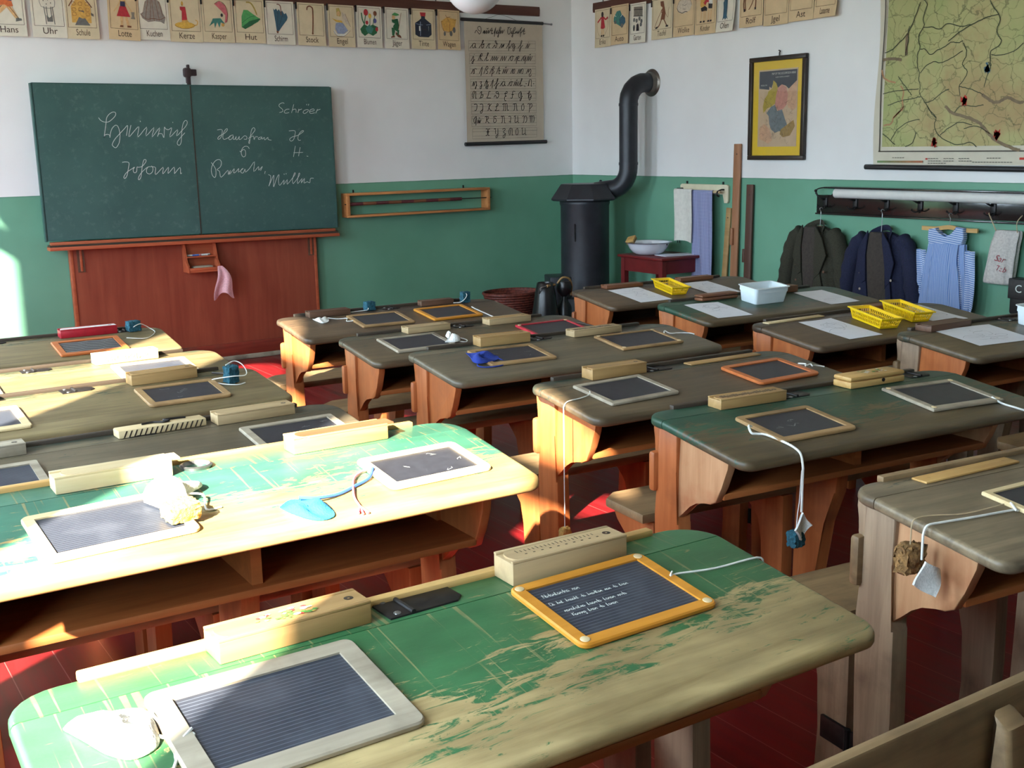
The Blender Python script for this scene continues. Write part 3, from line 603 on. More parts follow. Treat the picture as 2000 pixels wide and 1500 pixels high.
def slate(k, u, v, rot, w, h, fm, label, pane=None, fw_=.024, round_=.014, rivets=False, chalk=None):
    r = thing('slate', label, 'writing slate', group='writing slates on the desks')
    pane = pane or slate_m
    MB().box(-w/2+.012, -h/2+.012, .001, w/2-.012, h/2-.012, .0062).build('slate_board', pane, r, flat=True)
    mb = MB()
    def ring(d, zz, rr):
        pts = []
        for cx, cy, a in ((w/2-rr, h/2-rr, 0), (-w/2+rr, h/2-rr, 90), (-w/2+rr, -h/2+rr, 180), (w/2-rr, -h/2+rr, 270)):
            for q in range(6):
                t = R(a+18*q); pts.append((cx+(rr-d)*math.cos(t), cy+(rr-d)*math.sin(t), zz))
        return pts
    inn = lambda zz: [(x*(w/2-fw_)/(abs(x) if abs(x) > 1e-6 else 1) if False else max(-w/2+fw_, min(w/2-fw_, x)), max(-h/2+fw_, min(h/2-fw_, y)), zz) for x, y, _ in ring(0, 0, round_)]
    rs = [ring(.002, 0, round_), ring(0, .002, round_), ring(0, .007, round_), ring(.0025, .0095, round_), [(x*(1), y, .0095) for x, y, _ in inn(0)], inn(.0055)]
    mb.loft(rs, cap=False)
    bmesh.ops.remove_doubles(mb.bm, verts=mb.bm.verts[:], dist=.0002)
    mb.build('frame', fm, r)
    if rivets:
        for sx in (-1, 1):
            for sy in (-1, 1):
                MB().lathe([(.008, .009), (.0075, .0105), (.004, .0115)], 12, Matrix.Translation((sx*(w/2-.014), sy*(h/2-.014), 0))).build('corner_peg', W['pale'], r)
    if chalk:
        mb = MB()
        Mx = Matrix.Translation((0, 0, .0066)) @ Matrix.Rotation(R(-90), 4, 'X')
        chalk(mb, w-2*fw_, h-2*fw_, Mx)
        mb.build('chalk_writing', chalk_m if chalk is not wave_lines else chalk_m, r, flat=True, recalc=False)
    return on_desk(r, k, u, v, rot, .0005)

def scrawl(mb, txt, x, z, size, Mx, w=.0009):
    """small running handwriting drawn with joined strokes"""
    rnd = random.Random(txt)
    cx = x
    GL = {'N': "0,0 .1,1 .5,0 .6,1", 'D': "0,0 .1,1 .6,.7 .5,.1 0,0", 'K': "0,0 .1,1;.6,1 .1,.5 .6,0", 'l': "0,0 .2,1 .1,0 .3,.1", 't': "0,0 .2,.9 .1,0 .3,.1;0,.6 .35,.6", 'h': "0,0 .2,1 0,0 .2,.5 .3,.4 .3,0", 'k': "0,0 .2,1 0,0 .3,.5 .1,.3 .35,0", 'd': "0,.2 .2,.5 .3,.4 .3,0 .4,1 .35,0", 'g': ".3,.5 0,.4 .1,0 .3,.4 .25,-.5 0,-.4", 'b': "0,0 .15,1 .05,.1 .3,.2 .2,.5"}
    for ch in txt:
        if ch == ' ': cx += size*.6; continue
        g = GL.get(ch)
        if not g:
            pts = [(0, 0), (.12, .5), (.2, .1+rnd.random()*.3), (.3, .45), (.36, 0), (.42, .08)]
            if ch in 'aoe': pts = [(.3, .4), (.1, .5), (.02, .15), (.2, 0), (.32, .3), (.36, .02), (.44, .1)]
            g = ' '.join('%g,%g' % p for p in pts)
        for st in g.split(';'):
            mb.ribbon(smooth_line([(cx+size*float(p.split(',')[0]), z+size*float(p.split(',')[1]), 0) for p in st.split()], 3) and [(q.x, q.y) for q in smooth_line([(cx+size*float(p.split(',')[0]), z+size*float(p.split(',')[1]), 0) for p in st.split()], 3)], w, Mx)
        cx += size*.46

def dutch_lines(mb, w, h, Mx):
    scrawl(mb, 'Nederlandse Les', -w*.44, h*.30, .010, Mx)
    scrawl(mb, 'De hut kraakt de bredten van de trap', -w*.46, h*.14, .0088, Mx)
    scrawl(mb, 'Leseletje leerde lezen Anda', -w*.42, -h*.02, .0095, Mx)
    scrawl(mb, 'Koning liep de lezen', -w*.40, -h*.12, .009, Mx)

def wave_lines(mb, w, h, Mx):
    for i in range(6):
        z = h*(.40-i*.155)
        mb.ribbon([(-w*.48+w*.96*t/24, z+.006*math.sin(t*.62+i*.5)*min(1, t/8)) for t in range(25)], .0024, Mx)

def doodle(seed):
    def f(mb, w, h, Mx):
        rnd = random.Random(seed)
        for _ in range(5):
            x, z = rnd.uniform(-.4, .4)*w, rnd.uniform(-.4, .4)*h
            mb.ribbon([(x+rnd.uniform(-.012, .012)+i*.004, z+rnd.uniform(-.008, .008)) for i in range(4)], .0007, Mx)
    return f

SLATES = [
 ('D1', .308, -.222, .5, .300, .232, W['frame_grey'], 'ruled slate in a wide worn grey frame on the nearest green desk', slate_ruled_m, .031, .016, False, None),
 ('D1', .876, -.185, .8, .271, .200, W['frame_orange'], 'slate in a bright orange frame with faint chalk handwriting', slate_ruled_m, .021, .016, True, dutch_lines),
 ('L2', .306, -.292, 3, .284, .208, W['frame_light'], 'sun-bleached ruled slate with a white cloth and yellow sponge on it', slate_ruled_m, .022, .016, False, None),
 ('L2', .988, -.283, 2, .256, .178, W['frame_light'], 'slate in a pale frame beside the blue crochet cloth', None, .023, .018, False, doodle(3)),
 ('L3', .15, -.255, 0, .270, .190, W['frame_grey'], 'ruled slate in a grey-brown frame cut by the picture edge, behind the teal desk', slate_ruled_m, .022, .008, False, None),
 ('L3', .926, -.250, 0, .268, .190, W['frame_grey'], 'slate in a grey frame half hidden by the brown-lidded pencil box', None, .022, .008, False, doodle(5)),
 ('L4', .22, -.255, 0, .262, .200, W['frame_light'], 'sunlit ruled slate with pale orange frame at the picture edge of the half-sunlit desk', slate_ruled_m, .024, .010, False, None),
 ('L4', .819, -.240, -1, .256, .188, W['frame_tan'], 'slate in a tan frame lying before the standing teal sponge', None, .022, .016, False, doodle(8)),
 ('L5', .855, -.225, 0, .262, .190, W['frame_light'], 'slate in full glaring sun, largely hidden by a tan pencil box', slate_ruled_m, .024, .012, False, None),
 ('L5', .22, -.24, 0, .262, .190, W['frame_light'], 'bleached slate at the picture edge of the glaring white desk', slate_ruled_m, .024, .012, False, None),
 ('L6', .795, -.262, .4, .258, .205, W['frame_red_orange'], 'orange-framed slate with wavy chalk lines below the red pencil box', None, .024, .008, False, wave_lines),
 ('D2', .36, -.262, 2, .270, .200, W['frame_light'], 'slate in a pale yellow frame cut by the picture edge on the weathered desk', None, .016, .004, False, None),
 ('C1', .311, -.270, .5, .260, .196, W['frame_tan'], 'tan-framed slate tied to a white cord that drops over the desk front', None, .021, .014, False, doodle(12)),
 ('C1', .891, -.247, -3, .272, .208, W['frame_grey'], 'thick grey-framed slate with pale corner pegs on the dark green desk', None, .023, .003, True, None),
 ('C2', .232, -.216, 3, .260, .198, W['frame_grey'], 'slate in a whitish grey frame tied to a thin string going over the desk side', None, .019, .008, False, None),
 ('C2', .788, -.243, 2, .265, .196, W['frame_red_orange'], 'slate in a red-orange frame with a knot of white cord at its corner', None, .023, .018, False, None),
 ('C3', .327, -.228, -1.5, .266, .194, W['frame_tan'], 'tan-framed slate partly under the royal blue cloth', None, .022, .010, False, doodle(21)),
 ('C3', .881, -.237, 0, .284, .196, W['frame_tan'], 'narrow tan-framed slate with white cord, on the desk with the blue cloth', None, .015, .006, True, None),
 ('C4', .250, -.230, 1, .250, .194, W['frame_grey'], 'grey-framed slate under the folded white cloth', None, .018, .006, False, None),
 ('C4', .859, -.254, 1, .254, .198, W['frame_red'], 'slate in a red frame', None, .014, .004, True, None),
 ('A1', .408, -.245, -1, .245, .200, W['frame_tan'], 'brown-framed slate between white cloth and teal sponge on the desk at the blackboard end', None, .019, .008, False, None),
 ('A1', .741, -.245, 1, .250, .212, W['frame_orange'], 'slate in an ochre-orange frame beside a white cord on the last desk by the stove', None, .020, .010, False, None),
]
for a in SLATES:
    slate(a[0], a[1], a[2], a[3], a[4], a[5], a[6], a[7], a[8], a[9], a[10], a[11], a[12])

def flowers_on(mb, x0, x1, y0, y1, z, seed):
    rnd = random.Random(seed)
    cs = [plain('decal_leaf', lin(88, 140, 62), .6), plain('decal_white', lin(236, 234, 222), .6), plain('decal_red', lin(190, 60, 60), .6), plain('decal_yellow', lin(226, 190, 90), .6)]
    for _ in range(34):
        mb.use(cs[rnd.choice((0, 0, 0, 1, 1, 2, 3))])
        x, y, r = rnd.uniform(x0, x1), rnd.uniform(y0, y1), rnd.uniform(.003, .007)
        n = rnd.choice((4, 5, 6)); a = rnd.random()*6
        mb._new([(x+r*(1.4 if n == 4 else 1)*math.cos(a+6.283*i/n), y+r*.7*math.sin(a+6.283*i/n), z+rnd.random()*.0004) for i in range(n)], [tuple(range(n))])

def pencil_box(k, u, v, rot, L, wd, h, body, lid, style, label):
    """u, v: the front left corner"""
    r = thing('pencil_box', label, 'pencil box', group='pencil boxes on the desks')
    M = Matrix.Translation((L/2, wd/2, 0))
    if style in ('hinged', 'case'):
        hb = h*.6
        MB().box(-L/2, -wd/2, 0, L/2, wd/2, hb-.001, bev=.004 if style == 'hinged' else .009, M=M).build('body', body, r)
        MB().box(-L/2, -wd/2, hb, L/2, wd/2, h, bev=.006 if style == 'hinged' else .009, M=M).build('lid', lid, r)
        if style == 'hinged':
            MB().lathe([(.006, 0), (.006, .002), (.003, .003)], 12, M @ Matrix.Translation((.02, -wd/2, hb-.006)) @ Matrix.Rotation(R(90), 4, 'X')).build('clasp', metal_m, r)
            mb = MB(); flowers_on(mb, L*.32, L*.78, wd*.25, wd*.75, h+.0006, 5); mb.build('floral_decal', None, r, flat=True)
    else:
        MB().box(-L/2, -wd/2, 0, L/2, wd/2, h-.004, bev=.002, M=M).build('body', body, r)
        ov = .012 if 'open' in style else 0
        lw = wd*.74
        if 'half' in style:
            MB().box(-L/2+.0, -wd/2, h-.004, -L/2+.04, wd/2, h-.001, M=M).build('inner_tray', W['pale'], r)
        pts = [(-L/2+.012+ov, -lw/2+lw*.5*(1-math.cos(0)))]
        n = 8
        arc = [(-L/2+.02+ov-.014*math.sin(R(180*i/n)), lw/2*math.cos(R(180*i/n))) for i in range(n+1)]
        poly = arc+[(L/2+ov*1.6, -lw/2), (L/2+ov*1.6, lw/2)]
        MB().prism(poly, 'z', h-.0042, h-.0008 if not ov else h, M=M).build('sliding_lid', lid, r)
        for sy in (-1, 1):
            MB().box(-L/2, sy*wd/2-(wd-lw)/2 if sy > 0 else -wd/2, h-.0045, L/2, wd/2 if sy > 0 else -wd/2+(wd-lw)/2-.001, h, bev=.001, M=M).build('lid_groove', body, r)
        MB().lathe([(.0075, h-.0007), (.006, h-.0004), (.0001, h-.0010)], 14, M @ Matrix.Translation((L/2-.022+ov, 0, 0)), cap=False).build('thumb_notch', W['dark'] if style != 'white' else W['dark'], r)
        if 'ruler' in style:
            mb = MB()
            for i in range(20):
                mb.box(.03+i*(L-.07)/20, wd*.56, h-.0006, .0312+i*(L-.07)/20, wd*(.68 if i % 5 else .74), h-.0003)
                if i % 2: mb.box(.03+i*(L-.07)/20, wd*.36, h-.0006, .034+i*(L-.07)/20, wd*.40, h-.0003)
            mb.build('ruler_marks', W['dark'], r, flat=True)
        if 'flowers' in style:
            mb = MB(); flowers_on(mb, L*.28, L*.66, wd*.26, wd*.74, h+.0003, 2); mb.build('floral_decal', None, r, flat=True)
        if 'script' in style:
            mb = MB()
            for i in range(22):
                x = .02+i*(L-.05)/22
                mb.box(x, wd*.30+.002*math.sin(i*2.1), h-.0006, x+.004, wd*.62+.004*math.sin(i*1.3), h-.0002)
            mb.build('burnt_lettering', W['dark'], r, flat=True)
        if 'side' in style:
            mb = MB(); Mx = Matrix.Translation((0, -.0006, 0)); rnd = random.Random(4)
            for i in range(16):
                x = .03+i*(L-.06)/16
                mb.ribbon([(x+rnd.uniform(0, .008), h*rnd.uniform(.2, .8)) for _ in range(4)], .0012, Mx)
            mb.build('painted_scrolls', W['ochre'], r, flat=True)
    return on_desk(r, k, u, v, rot, .0004, True)
redpaint = plain('red_box_paint', lin(170, 24, 40), .4)
redlid = plain('white_red_lid', lin(226, 222, 218), .5)
BOXES = [
 ('D1', .275, -.075, 1.5, .236, .062, .036, W['box'], W['box'], 'flowers', 'tan pencil box with a floral decal on the nearest green desk'),
 ('D1', .760, -.074, -1, .230, .060, .042, W['boxtan'], W['boxtan'], 'ruler', 'pencil box with ruler marks cut in its sliding lid'),
 ('L2', .246, -.096, 0, .238, .062, .036, W['pale'], W['pale'], 'open', 'sunlit pencil box with bleached white lid slid a bit open'),
 ('L2', .758, -.094, 1, .238, .062, .037, W['ochre'], W['boxred'], 'open half', 'sunlit yellow pencil box with a red-brown sliding lid'),
 ('L3', .759, -.094, 0, .222, .062, .030, W['boxtan'], W['boxtan'], 'plain', 'plain tan pencil box with thumb notch in front of the half-sunlit desk'),
 ('L3', .06, -.09, 0, .215, .055, .030, W['frame_grey'], W['frame_grey'], 'plain', 'weathered grey pencil box at the picture edge of the shaded desk'),
 ('L4', .706, -.094, 1, .215, .062, .036, W['box'], W['box'], 'plain', 'tan pencil box whose end glows in the sunbeam'),
 ('L4', .04, -.094, 1, .235, .062, .036, W['ochre'], W['frame_red'], 'open', 'pencil box with red lid edge in the sunbeam at the picture edge'),
 ('L5', .690, -.086, 1, .220, .062, .036, W['pale'], W['pale'], 'side', 'bleached pencil box with painted yellow scrolls on its side'),
 ('L6', .718, -.094, 1, .222, .060, .034, redpaint, redlid, 'plain', 'bright red pencil box with whitish lid'),
 ('C1', .203, -.094, -1, .231, .060, .030, W['box'], W['box'], 'script', 'tan pencil box with burnt lettering on its lid, on the dark green desk'),
 ('C1', .685, -.092, 0, .220, .074, .035, W['ochre'], W['ochre'], 'hinged', 'hinged ochre pencil box with floral lid and small clasp'),
 ('C2', .202, -.083, 0, .210, .062, .036, W['box'], W['box'], 'plain', 'plain pencil box with pale end grain above the string-tied slate'),
 ('C3', .283, -.078, -2, .210, .064, .036, W['box'], W['box'], 'plain', 'tan pencil box behind the royal blue cloth'),
 ('C3', .673, -.110, 1, .225, .060, .026, W['boxtan'], W['boxtan'], 'script', 'low tan pencil box with lettered lid above the narrow-framed slate'),
 ('C4', .282, -.091, 2, .192, .060, .025, W['boxtan'], W['boxtan'], 'plain', 'tan pencil box above the folded white cloth'),
 ('C4', .645, -.100, 0, .200, .062, .026, W['boxtan'], W['box'], 'plain', 'tan pencil box above the red-framed slate'),
 ('A1', .139, -.098, -1, .190, .058, .026, W['boxdark'], W['boxdark'], 'plain', 'dark brown pencil box with pale end behind the white cloth near the blackboard'),
 ('A1', .691, -.077, -3, .165, .048, .024, W['boxdark'], W['boxdark'], 'plain', 'short dark pencil box above the ochre-orange slate'),
 ('R1', .187, -.088, -1, .218, .060, .018, W['boxred'], W['boxred'], 'plain', 'flat reddish pencil box beside the stove, above the first drawing'),
 ('R1', .657, -.070, -1, .213, .055, .020, W['boxred'], W['boxred'], 'plain', 'flat reddish pencil box right behind the yellow basket by the stove'),
 ('R2', .219, -.099, 1, .220, .062, .030, W['boxred'], W['boxred'], 'case', 'two-tier red-brown pencil case with rounded edges'),
 ('R2', .612, -.096, 0, .200, .058, .032, W['boxred'], W['boxred'], 'plain', 'reddish pencil box half hidden by the white tub'),
 ('R3', .623, -.084, -1, .200, .058, .026, W['boxred'], W['boxred'], 'plain', 'reddish pencil box half hidden by the yellow baskets'),
 ('R4', .126, -.090, 3, .235, .075, .026, W['boxdark'], W['boxdark'], 'plain', 'dark brown pencil box on the desk below the striped dress'),
 ('R4', .72, -.085, 0, .22, .065, .040, W['boxred'], W['boxred'], 'plain', 'reddish pencil box cut by the picture edge behind the white tub'),
]
for b in BOXES: pencil_box(*b)

# rulers lying in the ledge
def ruler(k, u, v, rot, L, wd, m, label, marks=False):
    r = thing('ruler', label, 'ruler', group='flat rulers on the ledges')
    MB().box(0, 0, 0, L, wd, .005, bev=.0015).build('blade', m, r)
    for x in (.03, L-.03): MB().lathe([(.003, .0051), (.0001, .0046)], 10, Matrix.Translation((x, wd/2, 0)), cap=False).build('hole', W['dark'], r)
    if marks:
        mb = MB()
        for i in range(28): mb.box(.02+i*(L-.04)/28, .002, .0051, .021+i*(L-.04)/28, .006 if i % 5 else .010, .0053)
        mb.build('scale', W['dark'], r, flat=True)
    return on_desk(r, k, u, v, rot, .0005, True)
ruler('D2', .165, -.076, 2, .30, .042, W['ochre'], 'flat ochre ruler on the ledge of the weathered desk')
ruler('C2', .60, -.075, 1, .31, .040, W['box'], 'flat brown ruler above the red-orange slate')
ruler('R3', .065, -.072, 3, .32, .036, W['pale'], 'pale ruler on the ledge before the dark green tub desk', True)

# a grooved wooden pen tray with dark ink drawing
r = thing('pen_tray', 'long pale wooden pen tray with dark carved stripes behind the scratched teal desk', 'pen tray')
MB().box(0, 0, 0, .235, .05, .022, bev=.004).build('body', W['pale'], r)
mb = MB()
for i in range(16): mb.prism([(.012+i*.0135, .002), (.016+i*.0135, .002), (.024+i*.0135, .019), (.020+i*.0135, .019)], 'y', -.0008, .001)
mb.build('carved_stripes', W['dark'], r, flat=True)
mb = MB(); mb.tube(smooth_line([(.07, .03, .024), (.10, .03, .025), (.125, .015, .025), (.14, .02, .026), (.13, .035, .026), (.16, .04, .025), (.19, .035, .024)]), .003)
mb.build('wire_clip', metal_m, r)
on_desk(r, 'L3', .50, -.082, 2, .0004, True)

# drawings on paper
def paper(k, u, v, rot, w, h, label, seed, draw=True):
    r = thing('paper_sheet', label, 'sheet of paper', group='drawings on white paper')
    MB().grid(8, 6, lambda a, b: ((a-.5)*w, (b-.5)*h, .0012+.0012*math.sin(a*5+seed)*math.sin(b*4))).build('sheet', paper_m, r)
    rnd = random.Random(seed); mb = MB(); Mx = Matrix.Translation((0, 0, .0032)) @ Matrix.Rotation(R(-90), 4, 'X')
    for _ in range(7 if draw else 2):
        cx, cz = rnd.uniform(-.28, .28)*w, rnd.uniform(-.28, .28)*h; rx, rz = rnd.uniform(.02, .06), rnd.uniform(.012, .04)
        a0 = rnd.random()*6
        mb.ribbon([(cx+rx*math.cos(a0+t*.3)*(1+.12*math.sin(t)), cz+rz*math.sin(a0+t*.3)) for t in range(rnd.choice((12, 18, 22)))], .0011, Mx)
    mb.build('pencil_drawing', pencil_m, r, flat=True, recalc=False)
    return on_desk(r, k, u, v, rot, .0004)
for a in (('R1', .271, -.253, 2, .190, .280, 'white sheet with faint pencil ovals on the desk by the stove', 1), ('R1', .710, -.248, 2, .185, .265, 'white sheet with a small pencil flower beside the yellow basket by the stove', 2),
          ('R2', .186, -.247, -3, .190, .255, 'white sheet with curved pencil lines before the red-brown pencil case', 3), ('R2', .855, -.240, 0, .186, .250, 'nearly blank white sheet beside the white tub', 4, False),
          ('R3', .284, -.240, 1, .182, .275, 'white sheet with pencil animals below the pale ruler', 5), ('R3', .840, -.20, 1, .185, .255, 'white sheet half hidden behind a yellow basket', 6),
          ('R4', .291, -.195, -3, .292, .225, 'wide white sheet with pencil figures on the desk below the striped dress', 7)):
    paper(*a)

def basket(k, u, v, rot, L, wd, h, label):
    r = thing('plastic_basket', label, 'basket', group='yellow plastic baskets')
    def ring(s, z, t=0):
        return [(x*s*(L/2-t), y*s*(wd/2-t), z) for x, y in ((1, 1), (-1, 1), (-1, -1), (1, -1))]
    mb = MB()
    t = .0022
    mb.box(-L/2*.84, -wd/2*.84, .001, L/2*.84, wd/2*.84, .004)
    # slotted sides: bars between a bottom band and a top band
    for ax_, half, other in (('x', wd/2, L/2), ('y', L/2, wd/2)):
        for sg in (-1, 1):
            def P(a, z, o=0):
                s = .84+.16*z/h
                p = (a*s*other, sg*(half*s-o))
                return (p[0], p[1], z) if ax_ == 'x' else (p[1], p[0], z)
            def slab(a0, a1, z0, z1):
                vs = [P(a0, z0), P(a1, z0), P(a1, z1), P(a0, z1), P(a0, z0, t), P(a1, z0, t), P(a1, z1, t), P(a0, z1, t)]
                mb._new(vs, [(0, 1, 2, 3), (7, 6, 5, 4), (0, 4, 5, 1), (1, 5, 6, 2), (2, 6, 7, 3), (3, 7, 4, 0)])
            slab(-1, 1, .001, h*.22); slab(-1, 1, h*.78, h); slab(-1, 1, h*.47, h*.54)
            n = 18 if ax_ == 'x' else 9
            for i in range(n+1):
                a = -1+2*i/n
                wv = .02 if 0 < i < n else .06
                slab(max(-1, a-wv), min(1, a+wv), h*.2, h*.8)
    mb.build('body', yellow_m, r, flat=True)
    mb = MB(); o = ring(1, h); i2 = ring(1, h, -.006)
    mb.loft([[(x, y, h-.003) for x, y, _ in ring(1, h, -.006)], [(x, y, h+.0015) for x, y, _ in ring(1, h, -.006)], [(x, y, h+.0015) for x, y, _ in ring(1, h, .002)], [(x, y, h-.003) for x, y, _ in ring(1, h, .002)], [(x, y, h-.003) for x, y, _ in ring(1, h, -.006)]], cap=False)
    mb.build('rim', yellow_m, r)
    return on_desk(r, k, u, v, rot, .0006)
basket('R1', .470, -.235, 84, .205, .095, .042, 'yellow slotted plastic basket on the desk by the stove')
basket('R3', .488, -.228, 80, .215, .098, .045, 'yellow slotted plastic basket beside the animal drawing')
basket('R3', .702, -.200, 80, .215, .095, .045, 'yellow slotted plastic basket lying partly on a white sheet')

def tub(k, u, v, rot, L, wd, h, label):
    r = thing('plastic_tub', label, 'plastic tub', group='white plastic tubs')
    def rr(a, b, c, z, n=5):
        out = []
        for cx, cy, s in ((a-c, b-c, 0), (-a+c, b-c, 90), (-a+c, -b+c, 180), (a-c, -b+c, 270)):
            for q in range(n): t = R(s+90*q/(n-1)); out.append((cx+c*math.cos(t), cy+c*math.sin(t), z))
        return out
    a, b = L/2, wd/2
    MB().loft([rr(a*.86, b*.84, .012, 0), rr(a*.88, b*.86, .014, .004), rr(a*.955, b*.945, .016, h*.66), rr(a*.955, b*.945, .016, h*.67), rr(a*.985, b*.98, .017, h*.68), rr(a*.995, b*.99, .018, h-.003),
               rr(a+.005, b+.005, .02, h-.003), rr(a+.005, b+.005, .02, h), rr(a-.006, b-.006, .015, h), rr(a*.93, b*.91, .014, h*.6), rr(a*.84, b*.82, .012, .005)]).build('body', tub_m, r)
    return on_desk(r, k, u, v, rot, .0006)
tub('R2', .505, -.185, 0, .205, .125, .075, 'white plastic tub on the dark green desk before the coats')
tub('R4', .66, -.175, 0, .21, .13, .075, 'white plastic tub cut by the picture edge')

# ------------------------------------------------------------------ sponges, cloths and their cords
def sponge_mesh(mb, w, d, h, seed, amp=.0022):
    rnd = random.Random(seed); b2 = bmesh.new()
    bmesh.ops.create_cube(b2, size=1)
    bmesh.ops.subdivide_edges(b2, edges=b2.edges[:], cuts=7, use_grid_fill=True)
    for v in b2.verts:
        c = v.co.copy()
        k = max(abs(c.x), abs(c.y), abs(c.z))
        s = c.normalized()*.62
        c = c*.82+s*.18
        v.co = Vector((c.x*w+rnd.uniform(-amp, amp), c.y*d+rnd.uniform(-amp, amp), (c.z+.5)*h+rnd.uniform(-amp, amp)))
    b2.verts.ensure_lookup_table()
    mb._new([v.co.copy() for v in b2.verts], [tuple(v.index for v in f.verts) for f in b2.faces])
    b2.free(); return mb

def desk_sponge(k, u, v, rot, w, d, h, mat, label, cord=None, ledge=True, seed=1, off=.002):
    r = thing('sponge', label, 'sponge', group='slate sponges')
    sponge_mesh(MB(), w, d, h, seed).build('sponge_block', mat, r, angle=70)
    on_desk(r, k, u, v, rot, off, ledge)
    if cord:
        inv = r.matrix_world.inverted()
        P = [inv @ dworld(k, *p) for p in cord]
        MB().tube(smooth_line(P, 5), .0017, 6).build('cord', cord_m, r)
    return r
desk_sponge('L4', .995, -.195, 18, .042, .032, .055, sponge_m, 'teal sponge standing at the end of the half-sunlit desk, white cord around it',
            [(.985, -.18, .055), (1.02, -.17, .062), (1.04, -.19, .05), (1.035, -.225, .03), (.985, -.225, .03), (.94, -.17, .01), (.955, -.21, .006), (1.0, -.235, .004), (1.03, -.225, .004)], False, 3)
desk_sponge('L6', 1.005, -.085, 14, .052, .038, .042, sponge_m, 'teal sponge with a white bow at the end of the red pencil box desk',
            [(1.0, -.108, .022), (1.012, -.112, .03), (1.035, -.10, .03), (1.07, -.09, .008), (1.075, -.15, .003), (1.02, -.225, .003), (.945, -.215, .010)], True, 4)
desk_sponge('A1', .445, -.045, 8, .046, .036, .040, sponge_m, 'teal sponge right behind the brown-framed slate, nearer the blackboard',
            [(.43, -.066, .015), (.42, -.075, .008), (.38, -.07, .006), (.33, -.07, .004)], True, 5)
desk_sponge('A1', .915, -.085, 4, .040, .034, .050, sponge_m, 'teal sponge behind the ochre-orange slate, nearer the stove',
            [(.905, -.09, .052), (.913, -.108, .04), (.90, -.108, .02), (.88, -.10, .006), (.85, -.09, .005)], True, 6)
desk_sponge('L2', .430, -.330, 8, .062, .05, .032, sponge_y, 'yellow sponge at the corner of the sun-bleached slate', None, False, 7, .011)

def knit(name, label, k, outline, hgt, mat, cords=(), cm=None, off=.0, seed=2, cr=.0022, cat='cloth', grp='slate cloths'):
    """a small crumpled cloth: outline points on the desk (u, v), rising to a soft hump"""
    r = thing(name, label, cat, group=grp)
    cu = sum(p[0] for p in outline)/len(outline); cv = sum(p[1] for p in outline)/len(outline)
    on_desk(r, k, cu, cv, 0, off)
    ring = smooth_line([(p[0]-cu, p[1]-cv, 0) for p in list(outline)+[outline[0]]], 5)[:-1]
    rnd = random.Random(seed); n = len(ring); ph = rnd.random()*6
    rings = []
    for s, z in ((.9, .0004), (1, .0016), (1, .004), (.90, .5), (.72, .85), (.48, 1), (.2, .96)):
        rings.append([(q.x*s, q.y*s, (z if z < .01 else z*hgt*(.7+.45*math.sin(i*2*math.pi*2/n+ph+s*3)))+.0) for i, q in enumerate(ring)])
    MB().loft(rings).build('knitted_square', mat, r, angle=80)
    inv = r.matrix_world.inverted()
    for c in cords:
        P = [inv @ dworld(k, *p) for p in c]
        MB().tube(smooth_line(P, 5), cr, 6).build('cord', cm or cord_m, r)
    return r
knit('knitted_cloth', 'white knitted cloth tied to the ruled slate on the nearest desk', 'D1', [(.055, -.128), (.10, -.118), (.150, -.130), (.158, -.165), (.148, -.215), (.115, -.228), (.090, -.205), (.072, -.165)], .024, cloth_w,
     [[(.155, -.16, .012), (.165, -.19, .006), (.175, -.212, .006), (.19, -.222, .008), (.172, -.235, .004), (.158, -.255, .003), (.165, -.232, .005), (.19, -.215, .012)], [(.15, -.20, .006), (.17, -.225, .004), (.16, -.25, .003), (.14, -.285, .003)]])
knit('knitted_cloth', 'white cloth heaped on the sun-bleached slate', 'L2', [(.385, -.235), (.40, -.185), (.45, -.165), (.505, -.178), (.512, -.205), (.475, -.235), (.462, -.272), (.415, -.285)], .030, cloth_w, [[(.47, -.25, .02), (.50, -.25, .012), (.49, -.30, .003), (.52, -.30, .003)]], off=.010, seed=5)
knit('crochet_cloth', 'blue crochet cloth with a blue and pink braided cord', 'L2', [(.622, -.352), (.655, -.328), (.69, -.348), (.712, -.372), (.708, -.43), (.685, -.445), (.655, -.43), (.632, -.385)], .016, cloth_b,
     [[(.665, -.35, .014), (.70, -.362, .012), (.75, -.35, .006), (.80, -.325, .005), (.845, -.30, .006), (.868, -.272, .014)]], plain('blue_cord', lin(52, 96, 190), .9), seed=8, cr=.0035)
r = bpy.data.objects['crochet_cloth']; inv = r.matrix_world.inverted(); pk_ = plain('pink_cord', lin(214, 110, 120), .9)
for c in ([(.87, -.272, .014), (.845, -.262, .006), (.815, -.29, .006), (.79, -.34, .006), (.775, -.38, .004), (.768, -.42, .004), (.76, -.452, .003)], [(.768, -.42, .004), (.752, -.447, .004)], [(.768, -.42, .004), (.772, -.452, .002)]):
    MB().tube(smooth_line([inv @ dworld('L2', *p) for p in c], 5), .0026, 6).build('tassel', pk_, r)
knit('folded_cloth', 'small white folded cloth lying beside the dark pencil box near the blackboard', 'A1', [(.140, -.128), (.165, -.14), (.195, -.132), (.205, -.15), (.185, -.195), (.155, -.205), (.145, -.17)], .014, cloth_w,
     [[(.20, -.15, .008), (.235, -.165, .004), (.255, -.17, .004), (.275, -.19, .008), (.262, -.22, .004), (.30, -.235, .008)]], seed=3)
knit('folded_cloth', 'white folded cloth with a loop, on the grey-framed slate', 'C4', [(.345, -.285), (.375, -.255), (.388, -.205), (.405, -.21), (.420, -.262), (.405, -.292), (.375, -.30)], .026, cloth_w,
     [[(.40, -.22, .012), (.435, -.24, .006), (.448, -.27, .004), (.43, -.292, .004), (.40, -.28, .008)]], off=.008, seed=9)
